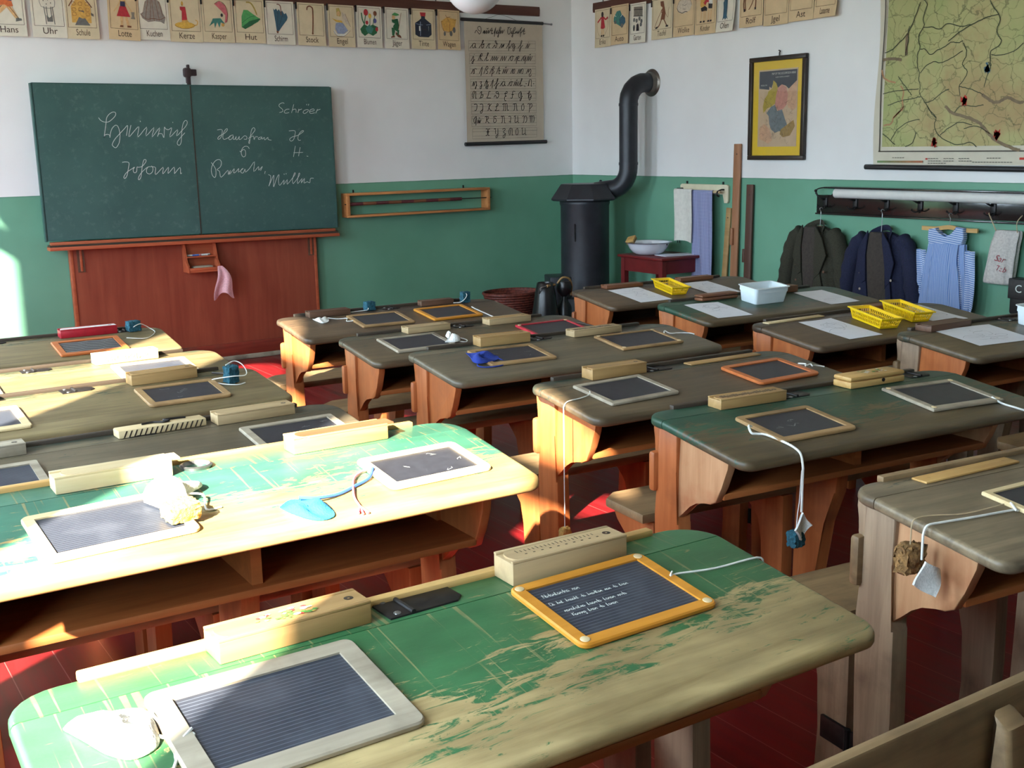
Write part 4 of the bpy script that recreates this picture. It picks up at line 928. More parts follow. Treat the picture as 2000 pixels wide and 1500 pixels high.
knit('folded_cloth', 'royal blue cloth with a looped cord lying over a slate corner', 'C3', [(.178, -.158), (.20, -.185), (.235, -.20), (.262, -.225), (.255, -.262), (.215, -.285), (.165, -.292), (.150, -.265), (.168, -.21)], .020, cloth_db,
     [[(.25, -.262, .01), (.262, -.288, .004), (.235, -.322, .003), (.17, -.322, .003), (.150, -.295, .004), (.175, -.27, .008)]], cloth_db, off=.006, seed=12)

def hanging(name, label, k, path, zs, build, mat, cm, cr, part, cat):
    """a cord over the desk edge with something tied to its end; path = points on the desk, then straight down"""
    a = dworld(k, *path[-1])
    r = thing(name, label, cat, (a.x, a.y, zs), DESKS[k][2]*math.pi/180, 'slate cloths and sponges hanging on cords')
    bpy.context.view_layer.update()
    inv = (Matrix.Translation((a.x, a.y, zs)) @ Matrix.Rotation(R(DESKS[k][2]), 4, 'Z')).inverted()
    P = smooth_line([inv @ dworld(k, *p) for p in path], 4)
    P += [Vector((P[-1].x*(1-t), P[-1].y*(1-t), P[-1].z*(1-t))) for t in (.25, .5, .75, 1)]
    MB().tube(P, cr, 6).build('cord', cm, r)
    mb = MB(); build(mb); mb.build(part, mat, r, angle=80)
    return r
def diamond(w, h, fold=.012, rot=0, seed=1):
    def f(mb):
        rnd = random.Random(seed); ph = rnd.random()*5
        n = 14
        def q(a, b):
            x, z = (a-b)*w/2, -(a+b)*h/2
            c = Matrix.Rotation(rot, 2) @ Vector((x, z))
            rr = max(abs(a-.5), abs(b-.5))*2
            return (c.x*(1-.10*rr**4), fold*math.sin(x/w*5+ph)*(.4+.6*(a+b)/2)-.004*rr, c.y*(1-.06*rr**4))
        mb.grid(n, n, q, .005)
    return f
hanging('knitted_cloth', 'white knitted square hanging in front of the dark green desk on a thick cord', 'C1', [(.172, -.259, .012), (.160, -.262, .016), (.150, -.285, .006), (.165, -.292, .004), (.180, -.31, .005), (.186, -.38, .005), (.180, -.425, .004), (.174, -.446, -.004), (.172, -.455, -.03)], .565, diamond(.075, .082), cloth_w, cord_m, .0032, 'knitted_square', 'cloth')
r = thing('sponge', 'teal sponge showing below the white knitted square of the dark green desk', 'sponge', tuple(dworld('C1', .170, -.440, 0).xy)+(.472,), 0, 'slate cloths and sponges hanging on cords')
sponge_mesh(MB(), .036, .03, .04, 14).build('sponge_block', sponge_m, r, angle=70)
MB().tube([(.0, 0, .038), (.001, -.002, .085), (.0, -.008, .12), (0, -.012, .20)], .0012, 6).build('cord', cord_m, r)
hanging('sponge', 'yellow sponge on a thin string hanging beside the brown-green desk', 'C2', [(.108, -.205, .012), (.10, -.215, .006), (.06, -.225, .003), (.008, -.236, .003), (-.008, -.24, -.010)], .355, lambda mb: sponge_mesh(mb, .030, .024, .050, 15).bm.verts and [setattr(v.co, 'z', v.co.z-.05) for v in mb.bm.verts], sponge_y, cord_m, .0017, 'sponge_block', 'sponge')
hanging('knitted_cloth', 'greyish white knitted square hanging at the side of the weathered desk', 'D2', [(.225, -.24, .012), (.215, -.262, .006), (.222, -.255, .004), (.11, -.247, .004), (.033, -.240, .004), (-.006, -.238, .003), (-.016, -.238, -.014)], .668, diamond(.070, .088, .014, .35, 6), cloth_w, cord_m, .0026, 'knitted_square', 'cloth')
hanging('sponge', 'crumbling brown sponge hanging at the side of the weathered desk', 'D2', [(.21, -.236, .010), (.11, -.228, .004), (.04, -.208, .004), (-.004, -.205, .003), (-.013, -.205, -.012)], .688, lambda mb: sponge_mesh(mb, .05, .036, .056, 16, .004).bm.verts and [setattr(v.co, 'z', v.co.z-.056) for v in mb.bm.verts], sponge_b, twine_m, .0014, 'sponge_block', 'sponge')
hanging('sponge', 'dark green sponge hanging below the end of the nearest desk', 'D1', [(1.010, -.172, .012), (1.0, -.180, .010), (1.02, -.176, .008), (1.096, -.184, .004), (1.19, -.186, .003), (1.206, -.186, -.010)], .575, lambda mb: sponge_mesh(mb, .042, .036, .045, 17, .003).bm.verts and [setattr(v.co, 'z', v.co.z-.045) for v in mb.bm.verts], sponge_dk, cord_m, .0018, 'sponge_block', 'sponge')
hanging('knitted_cloth', 'white knitted square at the picture edge hanging off the dark green desk', 'C1', [(.995, -.335, .012), (.995, -.37, .004), (1.0, -.42, .004), (1.012, -.446, -.002), (1.014, -.455, -.03)], .672, diamond(.075, .085, .01, 0, 4), cloth_w, cord_m, .0030, 'knitted_square', 'cloth')
# loose cord ends lying on the desks
def cord(k, pts, rad, label, m=None):
    P = smooth_line([dworld(k, *p) for p in pts], 5); o = P[0].copy()
    r = MB().tube([p-o for p in P], rad, 6).build('string', m or cord_m); r.location = o
    return tag(r, label, 'cord', 'loose slate cords')
cord('C3', [(1.02, -.215, .012), (1.035, -.20, .014), (1.05, -.215, .006), (1.09, -.215, .004), (1.13, -.235, .004), (1.142, -.25, .002)], .0022, 'white cord with a bow at the end of the narrow-framed slate')
cord('A1', [(.885, -.205, .008), (.889, -.24, .004), (.892, -.33, .004), (.894, -.40, .003)], .0028, 'thick straight white cord beside the ochre-orange slate')
cord('C2', [(.92, -.235, .012), (.935, -.255, .014), (.925, -.265, .012), (.95, -.262, .014), (.945, -.275, .012), (.975, -.262, .006), (1.0, -.275, .003)], .0026, 'white knotted cord at the corner of the red-orange slate')
# pens left in the ledges
def pen(k, pts, label):
    P = [dworld(k, *p) for p in pts]; o = P[0].copy()
    r = MB().tube([p-o for p in P], [.002, .004, .004, .0035, .002][:len(P)] if len(P) > 2 else .003, 8).build('pen_holder', W['dark']); r.location = o
    return tag(r, label, 'pen', 'dark pen holders')
pen('C4', [(.985, -.20, .006), (1.005, -.235, .008), (1.03, -.29, .006)], 'thin dark pen holder at the end of the red-framed slate')
pen('L4', [(1.03, -.13, .005), (1.0, -.105, .006), (.975, -.075, .006)], 'thin grey pen behind the standing teal sponge of the half-sunlit desk')
# ------------------------------------------------------------------ picture cards hung from the wall rails
def on_wall(name, label, cat, wall, u, z, off=0.0, group=None):
    """origin on a wall; local x runs to the viewer's right, local -y out of the wall"""
    if wall == 'F': return thing(name, label, cat, (u, YF-off, z), 0, group)
    return thing(name, label, cat, (XR-off, u, z), -math.pi/2, group)
CREAM = plain('card_cream', lin(216, 198, 164), .8, var=.06, scale=14)
PALE = plain('card_pale', lin(222, 214, 196), .8, var=.05, scale=14)
TAN = plain('card_tan', lin(212, 184, 144), .8, var=.06, scale=14)
line_m = plain('printed_brown_line', lin(70, 50, 36), .8)
PC = {k: plain('print_'+k, lin(*v), .8, var=.12, scale=60) for k, v in dict(
    blue=(58, 88, 146), orange=(214, 112, 62), skin=(220, 176, 124), grey=(110, 108, 104), ochre=(214, 164, 82), navy=(54, 54, 84), red=(186, 50, 58), brown=(126, 76, 50), mould=(150, 138, 128),
    yellow=(222, 176, 76), pink=(204, 106, 112), teal=(70, 130, 118), green=(84, 160, 92), dkgreen=(44, 104, 66), umbrella=(58, 96, 114), black=(50, 44, 44), white=(226, 224, 216), lilac=(150, 160, 186), wing=(206, 190, 170), bottle=(38, 44, 58), hat=(190, 170, 90), purple=(104, 96, 160), stone=(140, 130, 116)).items()}
def circ(cx, cy, rx, ry=None, n=14):
    return ' '.join('%.1f,%.1f' % (cx+rx*math.cos(6.283*i/n), cy+(ry or rx)*math.sin(6.283*i/n)) for i in range(n))
# drawings: ('p', colour, points) filled shape, ('l', colour, width, points) drawn line; 0..100 both ways, y up
DR = {
 'Hans': [('p', 'skin', '40,62 60,60 90,14 80,10 50,48 20,24 8,30 30,58'), ('p', 'blue', '30,100 70,100 76,78 66,66 34,70'), ('p', 'orange', '32,72 68,68 72,52 54,50 44,56 26,54'), ('p', 'grey', '78,18 96,16 98,10 76,6'), ('p', 'grey', '4,34 16,26 6,14 0,20'), ('l', 'black', 2, '60,50 88,14'), ('l', 'black', 2, '34,54 10,28')],
 'Uhr': [('l', 'grey', 2, '22,100 26,56 74,56 72,100'), ('l', 'black', 2, '46,100 52,74'), ('l', 'black', 1.6, '50,98 53,76'), ('l', 'grey', 3, '36,56 40,2'), ('l', 'grey', 3, '66,56 70,2'), ('l', 'grey', 3, '44,56 47,14'), ('l', 'grey', 3, '60,56 60,14'), ('p', 'grey', '42,30 52,22 64,30 64,10 44,10'), ('p', 'black', '34,72 37,72 37,75 34,75'), ('p', 'black', '60,66 63,66 63,69 60,69'), ('p', 'black', '66,84 69,84 69,87 66,87'), ('p', 'black', '30,86 33,86 33,89 30,89'), ('p', 'black', '44,62 47,62 47,65 44,65')],
 'Schule': [('p', 'ochre', '12,12 12,62 48,100 86,62 86,12'), ('l', 'brown', 4, '4,62 46,102 92,60'), ('p', 'grey', '40,50 60,50 60,30 80,4 22,4 40,30')]+[('l', 'brown', 1.4, '%d,%d %d,%d %d,%d %d,%d %d,%d' % (x, y, x+12, y, x+12, y+9, x, y+9, x, y)) for y in (34, 48, 66) for x in (17, 42, 68) if not (x == 42 and y == 34)]+[('p', 'brown', '64,100 72,100 72,84 64,84'), ('p', 'grey', '86,36 96,32 96,40 86,44')],
 'Lotte': [('p', 'ochre', '36,100 56,100 58,84 36,84'), ('p', 'skin', circ(47, 92, 8, 9)), ('p', 'navy', '38,84 58,84 58,66 38,66'), ('p', 'red', '36,68 60,68 76,36 22,36'), ('p', 'skin', '36,36 46,36 44,6 36,6'), ('p', 'skin', '54,36 64,36 72,6 62,6'), ('l', 'skin', 4, '38,82 22,62 12,50'), ('l', 'skin', 4, '58,82 74,64 84,52'), ('p', 'stone', '80,52 94,52 92,40 96,30 78,30 82,40'), ('p', 'brown', '34,8 46,8 46,2 32,2'), ('p', 'brown', '62,8 78,8 78,2 62,2')],
 'Kuchen': [('p', 'mould', '2,44 14,50 24,84 44,98 58,98 80,84 90,48 99,34 92,14 80,20 56,22 30,18 8,30'), ('l', 'brown', 1.6, '48,98 38,24'), ('l', 'brown', 1.6, '50,98 54,22'), ('l', 'brown', 1.6, '36,92 20,30'), ('l', 'brown', 1.6, '62,94 74,24'), ('l', 'brown', 1.6, '24,84 10,44'), ('l', 'brown', 1.6, '76,86 88,40'), ('l', 'brown', 2, '2,44 22,28 50,30 78,28 98,36')],
 'Kerze': [('p', 'yellow', circ(46, 16, 38, 11)), ('p', 'ochre', '34,24 62,26 54,36 38,36'), ('p', 'red', '36,32 56,34 52,76 32,76 32,66 38,62'), ('p', 'yellow', circ(41, 86, 4, 8, 8)), ('l', 'brown', 2, '41,78 41,84'), ('l', 'ochre', 4, '74,18 90,18 94,30 86,34'), ('l', 'brown', 1.4, '8,16 30,6 60,6 84,16')],
 'Kasper': [('p', 'pink', '40,88 60,98 82,84 90,56 84,30 76,26 80,52 66,66'), ('p', 'teal', '30,40 60,42 76,24 60,28 54,10 46,28 36,8 34,26 14,14 26,32'), ('l', 'brown', 1.6, '40,88 60,98 82,84 90,56 84,30'), ('p', 'ochre', circ(68, 20, 6, 6, 10)), ('p', 'black', circ(66, 52, 5, 6, 9))],
 'Hut': [('p', 'green', '16,14 18,50 28,72 44,72 74,54 94,44 84,34 40,14'), ('p', 'dkgreen', '16,14 50,36 92,46 94,42 60,22 30,8'), ('l', 'dkgreen', 2, '18,28 50,48 76,54'), ('l', 'hat', 7, '40,98 58,96 72,78 80,58'), ('l', 'brown', 1.4, '40,98 58,96 72,78 82,54')],
 'Schirm': [('p', 'umbrella', '24,84 30,78 36,84 42,76 48,82 56,72 62,78 70,66 78,70 84,56 80,46 58,24 40,4 34,4 30,40'), ('l', 'brown', 4, '40,98 48,98 56,90 56,60'), ('l', 'black', 1.4, '36,6 44,74'), ('l', 'black', 1.4, '38,6 64,66'), ('p', 'brown', '32,8 42,8 40,0 34,0')],
 'Stock': [('l', 'brown', 6, '34,84 36,94 46,98 56,94 60,84 58,40 54,4'), ('p', 'brown', circ(54, 4, 4, 4, 8))],
 'Engel': [('p', 'wing', '52,86 70,78 84,50 92,34 70,46 56,62'), ('p', 'lilac', '24,44 54,50 80,20 60,8 30,8 20,24'), ('p', 'white', '14,22 30,6 64,8 90,22 80,12 60,0 28,0 12,10'), ('p', 'hat', '28,96 42,98 50,80 46,68 30,70'), ('p', 'skin', circ(38, 78, 8, 9)), ('p', 'yellow', '6,62 26,56 52,54 56,46 24,50'), ('l', 'brown', 1.4, '70,78 84,50 92,34'), ('l', 'brown', 1.4, '12,16 28,0 60,0 90,20')],
 'Blumen': [('p', 'dkgreen', '4,26 24,44 46,36 66,44 94,36 86,14 66,4 44,12 26,2 10,12'), ('p', 'teal', '30,30 50,44 70,30 60,12 40,14'), ('p', 'red', circ(34, 86, 11, 12)), ('p', 'brown', circ(80, 84, 9, 9)), ('p', 'yellow', circ(54, 74, 8, 9)), ('p', 'purple', circ(78, 58, 9, 9)), ('p', 'red', circ(38, 50, 7, 7)), ('p', 'red', circ(86, 28, 7, 8)), ('l', 'dkgreen', 4, '32,76 24,40'), ('l', 'dkgreen', 3, '78,76 66,40'), ('l', 'dkgreen', 6, '12,84 16,60 26,44'), ('l', 'dkgreen', 3, '54,66 52,40')],
 'Jäger': [('p', 'dkgreen', '24,66 56,70 62,44 54,22 36,30 30,42 40,52 26,56'), ('p', 'green', '26,84 40,92 56,88 66,84 50,80 30,80'), ('p', 'skin', circ(34, 74, 9, 8)), ('p', 'dkgreen', '36,38 22,36 24,8 34,8 40,24'), ('p', 'brown', '18,4 36,10 38,2 18,0'), ('p', 'brown', '44,22 70,8 72,0 54,4 42,14'), ('l', 'brown', 2.4, '74,92 60,40 48,10'), ('p', 'dkgreen', '54,28 62,30 58,12 48,12')],
 'Tinte': [('p', 'bottle', '8,56 28,66 40,74 40,82 60,82 60,74 74,66 92,56 92,16 76,6 26,6 8,14'), ('p', 'red', '34,96 64,96 62,82 38,82'), ('p', 'white', '28,46 78,46 78,28 28,28'), ('l', 'lilac', 2, '10,54 50,50 90,54'), ('l', 'lilac', 3, '36,62 34,10')],
 'Wagen': [('p', 'ochre', '8,66 40,82 94,76 84,44 56,28 20,32'), ('l', 'brown', 2, '8,66 56,62 94,76'), ('l', 'brown', 2, '56,62 56,28'), ('l', 'brown', 2, '8,66 20,32 56,28 84,44'), ('l', 'brown', 1.6, '40,82 56,62'), ('p', 'grey', circ(62, 22, 8, 10)), ('p', 'grey', circ(80, 36, 8, 11)), ('p', 'grey', circ(26, 20, 6, 8)), ('l', 'brown', 2.4, '34,90 40,82 60,84')],
 'Erika': [('p', 'red', '40,78 56,78 68,36 56,30 34,34'), ('p', 'black', circ(47, 86, 9, 11)), ('l', 'red', 8, '40,76 24,66 10,58'), ('l', 'red', 8, '56,76 72,66 88,74'), ('l', 'skin', 6, '44,32 44,6'), ('l', 'skin', 6, '54,32 56,6'), ('p', 'black', '38,8 48,8 48,1 38,1'), ('p', 'black', '52,8 62,8 62,1 52,1'), ('l', 'brown', 1.2, '8,56 8,30 24,8 40,2'), ('l', 'brown', 1.2, '90,72 90,36 70,10 60,2')],
 'Auto': [('p', 'teal', '8,62 30,86 54,88 66,70 88,58 92,40 72,26 56,28 8,48'), ('l', 'white', 3, '14,72 40,60'), ('l', 'white', 3, '70,72 52,58'), ('p', 'umbrella', '50,56 70,70 90,56 92,40 72,26 56,30'), ('p', 'grey', circ(20, 46, 8, 7)), ('p', 'grey', circ(68, 30, 10, 8)), ('l', 'black', 1.6, '48,58 56,30')],
 'Garten': [('p', 'stone', '20,96 88,92 88,58 20,62')]+[('l', 'black', 1.6, '%d,96 %d,60' % (x, x)) for x in range(22, 90, 7)]+[('l', 'black', 3, '20,86 90,82'), ('l', 'black', 3, '18,62 92,58')]+[('p', 'grey', circ(x, y, 9, 8, 8)) for x, y in ((24, 48), (44, 44), (66, 50), (82, 40), (24, 22), (52, 26), (78, 28))]+[('p', 'black', '44,30 60,30 64,6 42,6'), ('p', 'black', circ(24, 14, 6, 8, 7))],
 'Teufel': [('p', 'brown', '40,96 58,96 62,80 70,54 66,30 42,30 48,52 52,74 42,80'), ('l', 'brown', 6, '48,32 34,10 20,2'), ('l', 'brown', 6, '60,32 72,16 80,6'), ('l', 'brown', 3, '52,68 30,40 8,4'), ('l', 'brown', 2, '70,52 84,36 86,60 90,72'), ('p', 'black', '14,6 28,8 24,0 12,0'), ('p', 'black', '74,10 88,8 86,2 72,3'), ('l', 'brown', 3, '54,70 44,60 58,52')],
 'Wolke': [('p', 'wing', '10,62 22,84 50,94 82,86 94,66 82,48 50,40 24,44'), ('l', 'grey', 2, '10,62 22,84 50,94 82,86 94,66'), ('l', 'black', 3, '10,62 18,50 30,46 40,42 56,46 70,44'), ('l', 'black', 1.6, '40,72 54,68 66,72'), ('l', 'black', 1.6, '44,56 60,54')],
 'Kinder': [('p', 'ochre', '22,92 48,92 52,60 34,46 18,60'), ('p', 'red', '36,70 60,84 86,72 80,66 58,70 48,60'), ('p', 'black', '22,52 46,58 60,50 58,40 26,40'), ('p', 'black', '66,66 90,66 88,46 66,48'), ('p', 'skin', circ(34, 98, 8, 7)), ('p', 'stone', circ(78, 88, 8, 9)), ('p', 'white', '68,80 90,80 90,62 70,64')]+[('l', 'skin', 4, '%d,42 %d,6' % (x, x-2)) for x in (26, 42, 50, 70, 84)]+[('p', 'black', '%d,8 %d,8 %d,2 %d,2' % (x-6, x+4, x+4, x-8)) for x in (26, 44, 70, 84)],
 'Ofen': [('p', 'umbrella', '36,100 62,100 60,14 70,2 58,8 50,0 44,8 30,0 34,14 34,40 30,60 36,66'), ('l', 'umbrella', 8, '58,88 80,84 84,100'), ('l', 'black', 1.4, '40,98 40,16'), ('l', 'black', 1.4, '56,98 54,16')],
 'Rolf': [('p', 'brown', '14,88 30,100 76,100 78,78 64,66 36,72 20,64'), ('l', 'brown', 7, '18,74 10,40 14,20'), ('l', 'brown', 6, '28,72 18,46 22,16'), ('l', 'brown', 7, '72,80 74,50 72,20'), ('l', 'brown', 4, '66,68 56,40 38,18'), ('p', 'black', '10,22 18,22 22,14 12,12'), ('p', 'black', '68,24 76,24 76,16 68,16')],
 'Jgel': [('p', 'stone', '14,92 40,100 72,96 66,60 46,40 28,50'), ('p', 'wing', '66,96 84,92 92,64 84,48 66,52 54,50 50,60'), ('l', 'brown', 1.6, '28,88 44,58'), ('l', 'brown', 1.6, '40,94 52,60'), ('l', 'brown', 1.6, '54,94 58,64'), ('p', 'black', circ(76, 72, 2.5, 3, 8)), ('l', 'brown', 1.6, '54,50 66,52 84,46')],
 'Ast': [('l', 'black', 4, '10,50 40,56 70,84 96,92'), ('l', 'black', 4, '12,80 34,74 46,60'), ('l', 'black', 6, '70,84 80,100'), ('l', 'black', 7, '80,96 92,70'), ('l', 'black', 3, '14,38 36,48 46,58')],
 'Laterne': [('p', 'dkgreen', '24,72 44,50 84,66 78,96 40,100'), ('p', 'yellow', '48,70 70,74 76,94 54,94'), ('p', 'black', '30,62 46,44 84,62 76,66 48,56')],
}
SAYS = {'Hans': 'a running boy', 'Uhr': 'a pendulum clock', 'Schule': 'a yellow school house', 'Lotte': 'a girl in a red skirt', 'Kuchen': 'a grey ring cake', 'Kerze': 'a red candle', 'Kasper': 'a pink pointed cap and ruff', 'Hut': 'a green hat', 'Schirm': 'a blue closed umbrella', 'Stock': 'a walking stick', 'Engel': 'an angel', 'Blumen': 'a bunch of flowers', 'Jäger': 'a green hunter', 'Tinte': 'a black ink bottle', 'Wagen': 'a wooden cart', 'Erika': 'a girl skipping in red', 'Auto': 'a green car', 'Garten': 'a grey garden fence', 'Teufel': 'a brown devil', 'Wolke': 'a cloud', 'Kinder': 'several children', 'Ofen': 'a blue stove', 'Rolf': 'brown horse legs', 'Jgel': 'a hedgehog', 'Ast': 'a bare branch', 'Laterne': 'a lantern'}
def card(word, wall, u, z, w, tilt, mat, curl=.012):
    h = .292
    r = on_wall('picture_card', 'picture card reading %s with %s' % (word, SAYS[word]), 'picture card', wall, u, z, .024, 'alphabet picture cards on the rails')
    r.rotation_euler.y = R(tilt)
    M = None
    cv = lambda x, zz: -curl*(1-zz/h)**2*(.6+.4*x/w)
    mb = MB(); mb.grid(4, 8, lambda a, b: (a*w, cv(a*w, b*h), b*h), .0012); mb.build('card', mat, r)
    def bend(mb, d):
        for v in mb.bm.verts: v.co.y = cv(v.co.x, v.co.z)-d
    x0, x1, z0, z1 = .014, w-.014, .070, h-.012
    mb = MB().use(line_m)
    for a in (((x0, z0), (x1, z0)), ((x1, z0), (x1, z1)), ((x1, z1), (x0, z1)), ((x0, z1), (x0, z0))):
        n = 6; mb.ribbon([(a[0][0]+(a[1][0]-a[0][0])*i/n, a[0][1]+(a[1][1]-a[0][1])*i/n) for i in range(n+1)], .0022)
    bend(mb, .0015); mb.build('printed_border', None, r, flat=True, recalc=False)
    mb = MB()
    sx, sz = (x1-x0-.012)/100, (z1-z0-.012)/100
    for i, d in enumerate(DR[word]):
        pts = [tuple(map(float, p.split(','))) for p in d[-1].split()]
        pts = [(x0+.006+x*sx, z0+.006+y*sz) for x, y in pts]
        n0 = len(mb.bm.verts)
        mb.use(PC[d[1]])
        if d[0] == 'p': mb.poly(pts)
        else: mb.ribbon([(q.x, q.y) for q in smooth_line([(p[0], p[1], 0) for p in pts], 3)], d[2]*.0015)
        mb.bm.verts.ensure_lookup_table()
        for v in mb.bm.verts[n0:]: v.co.y = cv(v.co.x, v.co.z)-.0017-.00012*i
    if word == 'Tinte': mb.use(line_m); text_into(mb, 'Tinte', .022, x0+.006+53*sx, z0+.006+31*sz); [setattr(v.co, 'y', cv(v.co.x, v.co.z)-.004) for v in mb.bm.verts if abs(v.co.y) < 1e-9]
    mb.build('printed_picture', None, r, flat=True, recalc=False)
    mb = MB(); size = .056
    text_into(mb, word, size, w/2, .022, sx=min(1.0, 4.2/len(word)*.86*w/.2))
    bend(mb, .0016); mb.build('printed_word', line_m, r, flat=True, recalc=False)
CARDS_F = [('Hans', 1.366, 2.191, .213, 0, PALE), ('Uhr', 1.612, 2.190, .206, 0, PALE), ('Schule', 1.815, 2.187, .202, 0, CREAM), ('Lotte', 2.075, 2.192, .200, 2.2, TAN), ('Kuchen', 2.267, 2.195, .208, 0, PALE), ('Kerze', 2.477, 2.188, .222, 0, CREAM), ('Kasper', 2.702, 2.192, .219, 0, CREAM), ('Hut', 2.928, 2.194, .218, 0, CREAM), ('Schirm', 3.152, 2.190, .214, 0, PALE), ('Stock', 3.386, 2.190, .212, .6, CREAM), ('Engel', 3.624, 2.187, .209, .3, CREAM), ('Blumen', 3.850, 2.190, .203, .8, PALE), ('Jäger', 4.078, 2.188, .200, .9, PALE), ('Tinte', 4.300, 2.190, .206, .7, CREAM), ('Wagen', 4.525, 2.192, .196, 1.2, TAN)]
CARDS_R = [('Erika', 7.540, 2.208, .205, 0, CREAM), ('Auto', 7.334, 2.214, .214, 0, TAN), ('Garten', 7.104, 2.205, .190, 0, PALE), ('Teufel', 6.846, 2.212, .236, 0, CREAM), ('Wolke', 6.602, 2.212, .228, 0, TAN), ('Kinder', 6.370, 2.206, .216, 0, TAN), ('Ofen', 6.143, 2.204, .178, 0, PALE), ('Rolf', 5.926, 2.215, .220, 0, TAN), ('Jgel', 5.700, 2.206, .222, 0, TAN), ('Ast', 5.476, 2.212, .212, 0, TAN), ('Laterne', 5.254, 2.213, .188, 0, TAN)]
for c in CARDS_F: card(c[0], 'F', *c[1:], curl=.016 if c[0] in ('Lotte', 'Stock', 'Wagen') else .008)
for c in CARDS_R: card(c[0], 'R', *c[1:], curl=.03 if c[0] in ('Ofen', 'Laterne') else .008)
def rail(wall, u0, L, z, label, clips):
    r = on_wall('card_rail', label, 'wall rail', wall, u0, z, 0, 'wooden card rails')
    MB().prism([(0, 0), (L, 0), (L+.004, .05), (L, .072), (0, .072), (-.004, .02)], 'y', -.022, 0, bev=.003).build('rail_board', W['rail'], r)
    for x in clips:
        MB().box(x-.006, -.030, -.035, x+.006, -.021, .012, bev=.002).build('clip', metal_m, r)
    for x in [L*k/8+.12 for k in range(8)]:
        MB().tube([(x, -.012, .07), (x, -.012, .085), (x+.005, -.012, .09)], .004, 6).build('screw_hook', metal_m, r)
rail('F', 1.2, 4.28, 2.471, 'long dark red-brown rail on the blackboard wall holding the picture cards', [c[1]-1.2+.0 for c in CARDS_F[1:]])
rail('R', 7.572, 2.70, 2.482, 'dark red-brown rail above the stove pipe holding picture cards', [7.572-c[1] for c in CARDS_R[1:]])
# ------------------------------------------------------------------ blackboard and the rest of the blackboard wall
def parse(s, dx=0, dz=0):
    return [[(int(p.split(',')[0])/1000-dx, int(p.split(',')[1])/1000-dz) for p in st.split()] for ln in s.split('\n') for st in ln.split(';') if st]
def board_mat():
    t = NT('green_blackboard'); n = t.noise(t.coord((2.5, 2.5, 2.5)), 1, 5); f = t.noise(t.coord((24, 24, 24)), 1, 5, .7)
    c = t.ramp(n, [(.3, lin(54, 84, 80)), (.7, lin(66, 98, 92))])
    c = t.mix(t.ramp(f, [(.55, 0), (.85, .28)]), c, lin(140, 160, 156))
    return t.out(c, .48, 0, .4)
bb_m = board_mat(); bb_edge = plain('blackboard_edge', lin(52, 86, 80), .5)
bx, bz = 1.56, .91
r = on_wall('blackboard', 'large green two-leaf blackboard with chalk writing on a red wooden base', 'blackboard', 'F', bx, 0, 0)
def bq(a, b):   # the hanging of the old board is a little out of true
    pass
for x0, x1, zl, zr, zb0, zb1 in ((0, 1.0, 1.903, 1.899, .922, .912), (1.004, 2.018, 1.898, 1.895, .911, .900)):
    p = MB().prism([(x0, zb0), (x1, zb1), (x1, zr), (x0, zl)], 'y', -.094, -.062).build('writing_leaf', bb_m, r, flat=True)
    MB().prism([(x0-.001, zl), (x1+.001, zr), (x1+.001, zr+.008), (x0-.001, zl+.008)], 'y', -.096, -.060).build('top_edge', bb_edge, p, flat=True)
for x, z0, z1 in ((-.014, .918, 1.908), (2.019, .897, 1.900)):
    MB().box(x, -.097, z0, x+.012, -.058, z1, bev=.002).build('side_edge', bb_edge, r)
MB().box(.9985, -.096, .905, 1.0055, -.060, 1.90).build('seam_strip', W['dark'], r)
MB().prism([(.012, .893), (2.0, .872), (2.0, .893), (.012, .914)], 'y', -.118, -.066, bev=.003).build('chalk_ledge', W['redtrim'], r)
MB().prism([(0, .868), (2.012, .846), (2.012, .874), (0, .896)], 'y', -.135, -.06).build('painted_ledge_shade', W['dark'], r, flat=True)  # solid dark slab, its colour stands in for shade between the ledges
MB().prism([(-.004, .862), (2.016, .838), (2.016, .860), (-.004, .884)], 'y', -.150, -.055, bev=.003).build('lower_ledge', W['redtrim'], r)
MB().box(.138, -.055, .12, 1.862, -.012, .875).build('base_panel', W['redwood'], r, flat=True)
for x in (.130, 1.845): MB().box(x, -.060, .12, x+.022, -.010, .872, bev=.003).build('base_stile', W['redtrim'], r)
for x, z in ((.176, .705), (1.800, .705)):
    o = MB().box(x, -.060, z, x+.045, -.054, .868).build('slot', W['boxdark'], r, flat=True)
    MB().box(x+.016, -.064, z+.006, x+.032, -.058, .866, bev=.003).build('slide_bar', W['redtrim'], o)
MB().box(.125, -.072, 0, 1.875, -.010, .125, bev=.004).build('plinth', base_m, r)
MB().box(.12, -.088, 0, 1.88, -.070, .035, bev=.008).build('foot_moulding', W['frame_grey'], r)
# pulley bracket on top
o = MB().box(.985, -.09, 1.90, 1.013, -.062, 1.985, bev=.004).box(.970, -.094, 1.955, 1.022, -.05, 2.018, bev=.014).box(.995, -.088, 2.01, 1.012, -.056, 2.038, bev=.005).box(1.015, -.088, 1.965, 1.058, -.056, 2.008, bev=.006).build('pulley_bracket', plain('brown_iron', lin(64, 50, 52), .5, .3), r)
MB().tube([(.955, -.075, 1.905), (.985, -.08, 1.912)], .007).build('peg', chalk_m, r)
mb = MB()
for st in parse(BOARD_WRITING, bx, 0):
    mb.ribbon([(q.x, q.y) for q in smooth_line([(a, b, 0) for a, b in st], 3)], .0034, Matrix.Translation((0, -.0955, 0)))
mb.build('chalk_writing', chalk_m, r, flat=True, recalc=False)
